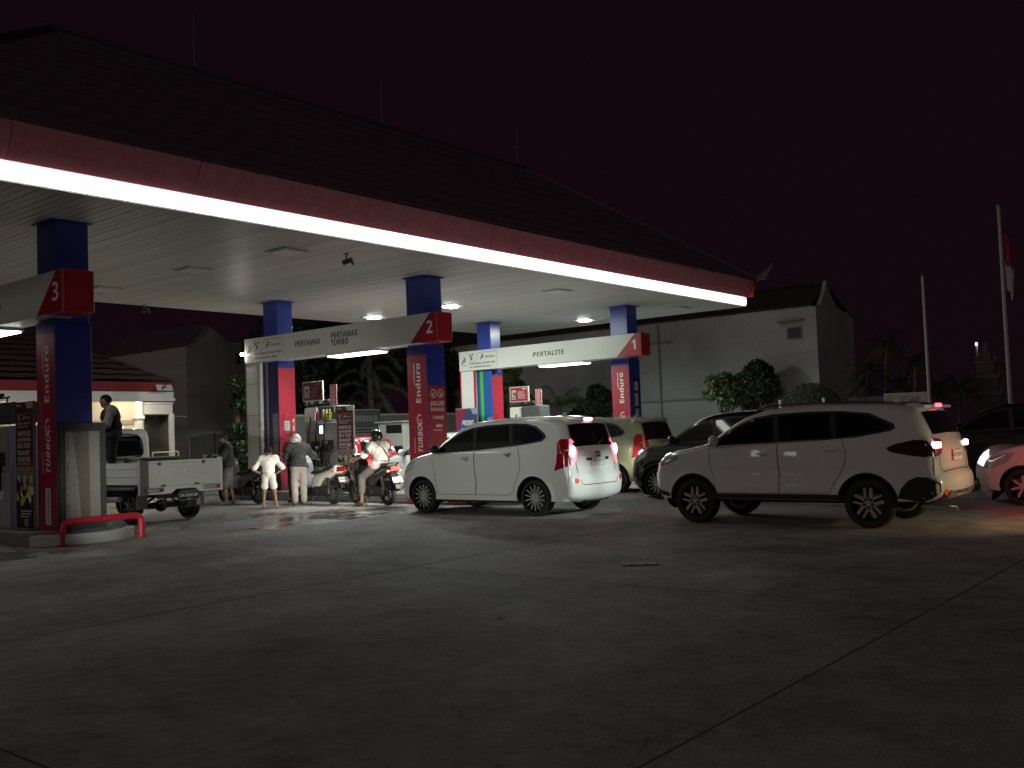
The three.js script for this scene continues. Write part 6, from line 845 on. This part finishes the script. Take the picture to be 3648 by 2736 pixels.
// ---------------------------------------------------------------- buildings behind
{
  const t = thing('office_building', 'low station office with red fascia, tiled roof and lit white eaves', 'building', [11, 0, -29.3]);
  const wall = plaster, X0 = -6, X1 = 5.7;
  obj('wall', worldUV(b2(X0, X1, 0, 3.12, -5, 0), 'xy'), M(0.55, 0.5, 0.38, 0.85), t);
  obj('base_band', b2(X0, X1 + 0.01, 0, 0.5, 0, 0.02), M(0.3, 0.28, 0.25, 0.8), t); obj('wall_band', [b2(X0, X1 + 0.01, 2.2, 2.34, 0, 0.03), b2(X0, X1 + 0.01, 2.92, 3.06, 0, 0.03)], M(0.3, 0.27, 0.2, 0.8), t);
  obj('eave_soffit', b2(X0 - 0.5, 6.1, 3.12, 3.17, -0.1, 1.3), MAT.white, t); obj('eave_band', rb(X1 - X0 + 0.95, 0.3, 0.1, 0.01, (X0 + X1) / 2 - 0.02, 3.03, 1.32), MAT.white, t);
  const fr = slab([[1.3, 3.19], [1.42, 3.19], [1.56, 3.46], [1.44, 3.48]], X1 - X0 + 0.9, 0.006); fr.translate((X0 + X1) / 2 - 0.15, 0, 0); obj('fascia', fr, M(0.24, 0.016, 0.03, 0.5), t);
  const lg = printMat(160, 96, (c, w, h) => { c.fillStyle = '#cfcfcb'; c.fillRect(0, 0, w, h); chevronMark(c, 42, 14, 72, ['#333', '#444', '#333']); }); const lp = panel('logo_panel', 0.55, 0.29, lg, t, 0, 0, 0); lp.position.set(5.72, 3.33, 1.55); lp.rotation.x = -0.46;
  obj('pillar', [rb(0.2, 3.1, 0.2, 0.01, 5.66, 1.55, 0.1), rb(0.3, 0.12, 0.3, 0.02, 5.66, 2.42, 0.1)], MAT.white, t);
  // hip roof in courses
  const N = 12; for (let k = 0; k < N; k++) { const a = k / N, b = (k + 1) / N, y = (f) => 3.48 + 2.3 * f, z = (f) => 1.5 - 4 * f, x1 = (f) => 6.15 - 4 * f, g = new THREE.BufferGeometry(), P = [], I = [], n = 60; for (let i = 0; i <= n; i++) for (const [f, o] of [[a, 0.05], [b, 0]]) { const xx = X0 - 0.5 + (x1(f) - X0 + 0.5) * i / n; P.push(xx, y(f) + o + 0.03 * Math.abs(Math.sin(xx * 12)), z(f)); } for (let i = 0; i < n; i++) I.push(2 * i, 2 * i + 2, 2 * i + 1, 2 * i + 1, 2 * i + 2, 2 * i + 3); g.setAttribute('position', new THREE.Float32BufferAttribute(P, 3)); g.setIndex(I); g.computeVertexNormals(); obj('tile_course', g, M(0.14 + 0.03 * (k % 2), 0.09, 0.075, 0.8), t); }
  { const g = new THREE.BufferGeometry(); g.setAttribute('position', new THREE.Float32BufferAttribute([6.15, 3.48, 1.5, 6.15, 3.48, -6.5, 2.15, 5.78, -2.5, X0 - 0.5, 5.78, -2.5, X0 - 0.5, 3.48, -6.5], 3)); g.setIndex([0, 1, 2, 2, 1, 4, 2, 4, 3]); g.computeVertexNormals(); obj('roof_slope', g, MAT.tile, t); }
  obj('window', [b2(1.2, 3.4, 1.0, 2.1, 0.0, 0.03)], MAT.glass, t); obj('ac_unit', rb(0.8, 0.3, 0.22, 0.03, 4.7, 2.0, 0.12), MAT.white, t);
  const dl = [[5.1, 0.9], [2.2, 0.9], [-0.4, 0.9]]; dl.forEach(([x, z]) => { obj('eave_lamp', cyl(0.1, 0.1, 0.03, x, 3.105, z, 0, 0, 0, 20), glow(1, 0.97, 0.88, 6), t); const l = new THREE.PointLight(0xfff0d6, 2.0, 0, 2); l.position.set(11 + x, 2.98, -29.3 + z); l.castShadow = true; l.shadow.radius = 5; l.name = 'eave_light'; scene.add(l); });
  // kiosk
  const k = thing('kiosk', 'white kiosk with cornice and dark opening at the end of the office', 'kiosk', [17.35, 0, -29.3]);
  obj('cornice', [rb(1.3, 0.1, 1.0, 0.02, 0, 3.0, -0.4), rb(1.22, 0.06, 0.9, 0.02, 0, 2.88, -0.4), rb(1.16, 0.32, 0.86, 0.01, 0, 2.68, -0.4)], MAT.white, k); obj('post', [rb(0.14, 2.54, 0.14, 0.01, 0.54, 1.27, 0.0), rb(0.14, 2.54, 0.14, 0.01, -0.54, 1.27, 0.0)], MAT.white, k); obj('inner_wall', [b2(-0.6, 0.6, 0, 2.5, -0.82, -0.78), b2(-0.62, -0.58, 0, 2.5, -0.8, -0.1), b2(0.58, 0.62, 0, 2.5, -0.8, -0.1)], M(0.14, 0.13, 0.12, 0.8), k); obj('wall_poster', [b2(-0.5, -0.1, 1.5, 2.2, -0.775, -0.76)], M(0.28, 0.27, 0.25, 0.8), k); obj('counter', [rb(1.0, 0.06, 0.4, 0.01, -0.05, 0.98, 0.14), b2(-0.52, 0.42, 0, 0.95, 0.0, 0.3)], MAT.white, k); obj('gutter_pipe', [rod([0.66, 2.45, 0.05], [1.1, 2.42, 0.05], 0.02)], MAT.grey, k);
  // counter clutter: frame and small goods
  const fm = thing('display_frame', 'white open frame with red packets standing before the kiosk', 'rack', [17.0, 0, -28.2]); obj('frame', [rod([-0.45, 0, 0], [-0.45, 1.28, 0], 0.02), rod([0.45, 0, 0], [0.45, 1.28, 0], 0.02), rod([-0.45, 1.28, 0], [0.45, 1.28, 0], 0.02), rod([-0.45, 0.7, 0], [0.45, 0.7, 0], 0.015)], MAT.white, fm); obj('tray', rb(0.86, 0.06, 0.3, 0.01, 0, 0.73, 0), MAT.white, fm); obj('packet', [-0.3, -0.1, 0.08, 0.26].map((x, i) => rb(0.12, 0.2 - i * 0.02, 0.1, 0.02, x, 0.86, 0)), MAT.red, fm);
}
{ // lean-to and parked scooters
  const t = thing('lean_to', 'low corrugated lean to roof on thin posts past the kiosk', 'shelter', [20.3, 0, -31]); const P = [], I = [], n = 40; for (let i = 0; i <= n; i++) for (const [z, y] of [[0.9, 1.86], [-1.5, 2.2]]) { const x = -1.5 + 3 * i / n; P.push(x, y + 0.02 * Math.sin(i * 1.6) + (x > -0.3 ? -0.12 * (x + 0.3) : 0.14 * (x + 0.3)), z); } for (let i = 0; i < n; i++) I.push(2 * i, 2 * i + 2, 2 * i + 1, 2 * i + 1, 2 * i + 2, 2 * i + 3); const g = new THREE.BufferGeometry(); g.setAttribute('position', new THREE.Float32BufferAttribute(P, 3)); g.setIndex(I); g.computeVertexNormals(); obj('roof_sheet', g, M(0.35, 0.34, 0.33, 0.6), t); obj('post', [rod([-1.2, 0, 0.8], [-1.2, 1.74, 0.8], 0.03), rod([1.3, 0, 0.8], [1.3, 1.68, 0.8], 0.03), rod([-1.2, 0, -1.4], [-1.2, 2.02, -1.4], 0.03), rod([1.3, 0, -1.4], [1.3, 1.98, -1.4], 0.03)], MAT.grey, t);
  const f = thing('pipe_fence', 'thin pipe fence behind the parked scooters', 'fence', [20.5, 0, -28.4]); for (let k = 0; k < 5; k++) obj('post', cyl(0.025, 0.025, 1.15, -2 + k, 0.575, 0), MAT.grey, f); obj('rail', [rod([-2, 1.1, 0], [2, 1.1, 0], 0.02), rod([-2, 0.6, 0], [2, 0.6, 0], 0.02)], MAT.grey, f);
  for (let k = 0; k < 4; k++) scooter({ label: 'scooter parked in the dim row before the pipe fence', pos: [18.6 + k * 0.85, 0, -27.3 - (k % 2) * 0.2], turn: 0.9 + k * 0.1, body: [scBlack, scGrey, scBlack, scWhite][k], group: 'scooters parked before the pipe fence' });
}
{
  const w = thing('boundary_wall', 'grey plastered wall along the rear of the station', 'wall', [27.5, 0, -27.6]); obj('wall', worldUV(b2(-7.0, 9, -0.05, 2.32, -0.2, 0), 'xy'), M(0.13, 0.128, 0.12, 0.9), w); obj('coping', rb(16.1, 0.08, 0.3, 0.01, 1.0, 2.36, -0.1), MAT.concrete, w);
  const ban = (x, y, ww, h, l, txt, z = -27.5) => { const m = printMat(512, 160, (c, a, b) => { c.fillStyle = '#4b4a4c'; c.fillRect(0, 0, a, b); c.fillStyle = '#8c8a88'; if (txt) fitText(c, txt, 24, 100, 460, 70); else for (let k = 0; k < 3; k++) c.fillRect(20, 22 + k * 46, 420 - k * 60, 16); }); const t = thing('wall_banner', l, 'banner', [x, y, z]); obj('banner', b2(-ww / 2, ww / 2, -h / 2, h / 2, -0.005, 0.005), m, t); obj('batten', [rod([-ww / 2, h / 2, 0], [ww / 2, h / 2, 0], 0.02), rod([-ww / 2, -h / 2, 0], [ww / 2, -h / 2, 0], 0.02)], MAT.grey, t); };
  ban(24.3, 2.2, 2.6, 0.7, 'dark printed banner with pale capitals hung high on the rear wall', 'DILARANG MEROKOK'); ban(24.2, 1.45, 2.4, 0.6, 'dark striped notice banner hung below the lettered one', '');
  // gabled house
  const h = thing('gabled_house', 'grey plastered house wall with pointed gable behind the station', 'house', [26.4, 0, -40]); const s = new THREE.Shape([[-1.15, 0], [-1.15, 6.05], [0, 7.1], [1.15, 6.3], [2.6, 6.42], [5.5, 6.42], [5.5, 0]].map((p) => new THREE.Vector2(...p))); const g = new THREE.ExtrudeGeometry(s, { depth: 7, bevelEnabled: false }); g.translate(0, 0, -7); worldUV(g, 'xy'); obj('wall', g, plaster, h); obj('roof', [slab([[-7.2, 0], [0.1, 0], [0.1, 0.06], [-7.2, 0.06]], 1.62, 0.01).rotateZ(0.74).translate(-0.62, 6.58, 0)], MAT.tile, h);
  // pale building to the east
  const b = thing('pale_building', 'long pale windowed building with a peaked end wall beyond the canopy', 'building', [36, 0, -14.4]); obj('wall', worldUV(b2(0, 3.8, -0.05, 5.9, -20, -0.15), 'zy'), plaster, b);
  const gs = new THREE.Shape([[-0.03, 0], [-0.03, 5.9], [0.45, 6.0], [0.95, 6.55], [1.2, 7.0], [1.5, 6.5], [2.2, 6.0], [3.83, 5.72], [3.83, 0]].map((p) => new THREE.Vector2(...p))); const gg = new THREE.ExtrudeGeometry(gs, { depth: 0.15, bevelEnabled: false }); gg.translate(0, -0.04, -0.15); worldUV(gg, 'xy'); obj('gable_wall', gg, plaster, b);
  obj('roof', [bx(1.9, 0.07, 20.1, 0, 0, 0, 0, 0, 0.55).translate(0.72, 6.42, -10.2), bx(3.0, 0.07, 20.1, 0, 0, 0, 0, 0, -0.42).translate(2.75, 6.36, -10.2)], M(0.05, 0.042, 0.042, 0.9), b);
  const wi = obj('window', b2(-0.03, -0.012, 4.72, 5.12, -1.15, -0.62), MAT.darkGrey, b); obj('frame', [b2(-0.05, -0.005, 5.12, 5.17, -1.2, -0.57), b2(-0.05, -0.005, 4.67, 4.72, -1.2, -0.57), b2(-0.05, -0.005, 4.72, 5.12, -1.2, -1.15), b2(-0.05, -0.005, 4.72, 5.12, -0.62, -0.57)], MAT.concrete, wi); obj('sunshade', b2(-0.4, 0, 5.36, 5.41, -1.45, -0.45), MAT.concrete, b); obj('down_pipe', [cyl(0.05, 0.05, 5.8, -0.06, 2.9, -6.9), cyl(0.04, 0.04, 0.01, -0.06, 5.8, -6.9), b2(-0.08, 0, 5.0, 5.05, -7.6, -6.2)], MAT.grey, b); obj('ledge', b2(-0.12, 0, 2.55, 2.62, -20, -0.16), MAT.concrete, b);
  // low garden wall on the east side
  const lw = thing('garden_wall', 'low dark garden wall beyond the waiting cars', 'wall', [30.2, 0, -10]); obj('wall', worldUV(b2(0, 0.2, -0.05, 1.0, -7.5, 6), 'zy'), plaster, lw); obj('coping', rb(0.3, 0.06, 13.6, 0.01, 0.1, 1.03, -0.75), MAT.concrete, lw);
  const hw = thing('garden_wall', 'higher grey wall panel left of the spiky plants', 'wall', [31.0, 0, -11.3]); obj('panel', worldUV(b2(0, 0.15, -0.05, 2.2, -0.2, 1.7), 'zy'), M(0.07, 0.065, 0.065, 0.9), hw);
  for (const [x, z] of [[29.9, -13.3], [30.5, -12.1]]) tag(obj('marker_post', [cyl(0.05, 0.05, 2.2, x, 1.1, z), cyl(0.06, 0.06, 0.05, x, 2.2, z)], MAT.white), 'thin white marker post before the clipped dome shrub', 'post', 'white posts before the dome shrub');
  const sg = printMat(384, 80, (c, w, hh) => { c.fillStyle = '#a9a7a2'; c.fillRect(0, 0, w, hh); c.strokeStyle = '#444'; c.lineWidth = 4; c.beginPath(); c.arc(46, 40, 28, 0, 7); c.stroke(); c.lineWidth = 6; c.beginPath(); c.moveTo(32, 30); c.bezierCurveTo(70, 20, 20, 60, 60, 50); c.stroke(); c.fillStyle = '#666'; c.fillRect(130, 30, 90, 8); c.fillRect(120, 48, 140, 6); c.fillStyle = '#777'; c.beginPath(); c.moveTo(210, 80); c.lineTo(250, 34); c.lineTo(320, 34); c.lineTo(300, 80); c.fill(); });
  const st = thing('sign_board', 'long pale sign board with a round emblem showing above the crossover roof', 'sign', [26.2, 0, -8.2], -1.33); obj('post', [cyl(0.03, 0.03, 1.9, -0.4, 0.95, 0), cyl(0.03, 0.03, 1.9, 0.4, 0.95, 0)], MAT.grey, st); obj('board', rb(1.06, 0.26, 0.03, 0.005, 0, 2.02, 0.03), MAT.white, st); panel('print', 1.04, 0.24, sg, st, 0, 2.02, 0.05, '+z');
  // stone gate towers
  for (const [x, z, l] of [[33.3, -7.9, 'tall tiered stone gate tower between the two flagpoles'], [33.8, -6.5, 'tall tiered stone gate tower behind the flag pole with the flag']]) { const tw = thing('stone_tower', l, 'tower', [x, 0, z], -1.4), R = rng(Math.round(x * 10)); const stone = [M(0.1, 0.075, 0.07, 0.95), M(0.07, 0.055, 0.053, 0.95)]; let y = 0; [[1.0, 0.5], [0.84, 0.9], [0.96, 0.14], [0.78, 0.55], [0.9, 0.14], [0.66, 0.4], [0.78, 0.12], [0.5, 0.34], [0.6, 0.1], [0.34, 0.3], [0.16, 0.3]].forEach(([w2, hh], i) => { obj('stone_tier', rb(w2, hh, w2 * 0.8, 0.03, (R() - 0.5) * 0.02, y + hh / 2, 0), stone[i % 2], tw); if (hh < 0.2) obj('corner_stone', [-1, 1].map((s) => rb(0.12, 0.2, 0.12, 0.03, s * w2 * 0.46, y + hh + 0.06, w2 * 0.3)), stone[1], tw); y += hh; }); }
  // flagpoles
  const fp = (x, z, h2, l) => { const t = thing('flagpole', l, 'pole', [x, 0, z]); obj('pole', [cyl(0.05, 0.035, h2, 0, h2 / 2, 0), cyl(0.09, 0.09, 0.12, 0, 0.06, 0)], M(0.4, 0.38, 0.36, 0.5), t); obj('finial', [ball(0.05, 0, h2 + 0.03, 0), b2(-0.02, 0.14, h2 - 0.06, h2 - 0.03, -0.015, 0.015)], MAT.grey, t); obj('cleat', rb(0.03, 0.12, 0.04, 0.008, -0.05, h2 - 1.2, 0.02), MAT.grey, t); return t; };
  fp(25.93, -7.53, 5.05, 'bare pale flagpole without a flag'); fp(23.45, -5.12, 6.05, 'tall pale flagpole with a limp flag');
  const flag = (y0, y1, m, name, ph) => { const P = [], I = [], nx = 14, ny = 10; for (let j = 0; j <= ny; j++) for (let i = 0; i <= nx; i++) { const f2 = i / nx, v = j / ny, y = y0 + (y1 - y0) * v; const k = 0.04 + 0.2 * f2 * (0.4 + 0.6 * (1 - v * 0.2)); P.push(k * 0.35 * Math.sin(f2 * 9 + ph) * 0.5 + f2 * 0.05, y - f2 * 0.42 * (1 - 0.35 * v), 0.05 + k * 0.55 + 0.05 * Math.sin(f2 * 12 + v * 2 + ph)); } for (let j = 0; j < ny; j++) for (let i = 0; i < nx; i++) { const a = j * (nx + 1) + i; I.push(a, a + 1, a + nx + 1, a + 1, a + nx + 2, a + nx + 1); } const g2 = new THREE.BufferGeometry(); g2.setAttribute('position', new THREE.Float32BufferAttribute(P, 3)); g2.setIndex(I); g2.computeVertexNormals(); return [name, g2, m]; };
  const fl = thing('flag', 'limp red and white flag hanging from the tall flagpole', 'flag', [23.45, 0, -5.12]); for (const [n, g2, m] of [flag(4.95, 5.5, M(0.2, 0.025, 0.035, 0.9), 'red_half', 0), flag(4.4, 4.95, M(0.42, 0.4, 0.39, 0.9), 'white_half', 0)]) obj(n, g2, m, fl);
}
// ---------------------------------------------------------------- small things
{
  const b = thing('bulb_lamp', 'small bare bulb burning on the rear corner of beam two', 'lamp', [15.7, 3.86, -22.2]); obj('lamp_bulb', ball(0.05, 0, 0, 0), glow(1, 0.97, 0.9, 12), b); obj('socket', rod([0, 0, 0], [0.06, 0.04, 0.04], 0.02), MAT.darkGrey, b); const l = new THREE.PointLight(0xfff2dd, 0.6, 0, 2); l.position.set(15.7, 3.86, -22.2); l.castShadow = true; l.name = 'bulb_light'; scene.add(l);
  const d = thing('street_lamp', 'far small white lamp above the stone towers', 'lamp', [43.7, 0, -10.7]); obj('pole', cyl(0.06, 0.05, 4.4, 0, 2.2, 0), MAT.grey, d); obj('lamp_head', rb(0.08, 0.2, 0.08, 0.02, 0, 4.42, 0), glow(1, 0.95, 0.95, 2), d); const l2 = new THREE.PointLight(0xffeeee, 0.06, 0, 2); l2.position.set(43.55, 4.42, -10.6); l2.name = 'street_light'; l2.castShadow = true; scene.add(l2);
  // crumpled paper
  const R = rng(50), P = [], I = [], nx = 12, ny = 7; for (let j = 0; j <= ny; j++) for (let i = 0; i <= nx; i++) { const edge = (i === 0 || i === nx || j === 0 || j === ny); P.push((i / nx - 0.5) * 0.4 + (R() - 0.5) * 0.03, 0.006 + R() * 0.009 + (j < 2 ? 0.014 * (2 - j) : 0), (j / ny - 0.5) * 0.36 + (R() - 0.5) * 0.03); void edge; } for (let j = 0; j < ny; j++) for (let i = 0; i < nx; i++) { const a = j * (nx + 1) + i; I.push(a, a + nx + 1, a + 1, a + 1, a + nx + 1, a + nx + 2); } const g = new THREE.BufferGeometry(); g.setAttribute('position', new THREE.Float32BufferAttribute(P, 3)); g.setIndex(I); const pg = g.toNonIndexed(); pg.computeVertexNormals(); const p = obj('paper_scrap', pg, M(0.7, 0.7, 0.68, 0.9)); p.position.set(9.28, 0, -5.88); p.rotation.y = -0.88; tag(p, 'crumpled white paper lying alone on the open concrete', 'litter');
  for (const [x, z, s, l] of [[11.4, -12.6, 0.5, 'small pale scrap lying on the concrete near the black scooter lane'], [6.1, -5.2, 0.22, 'tiny pale chip lying on the foreground concrete']]) { const c = new THREE.Mesh(pg, M(0.5, 0.49, 0.47, 0.9)); c.name = numbered('paper_scrap'); c.castShadow = c.receiveShadow = true; c.position.set(x, 0, z); c.scale.setScalar(s); c.rotation.y = 1; scene.add(c); tag(c, l, 'litter'); }
}

renderer.render(scene, camera);
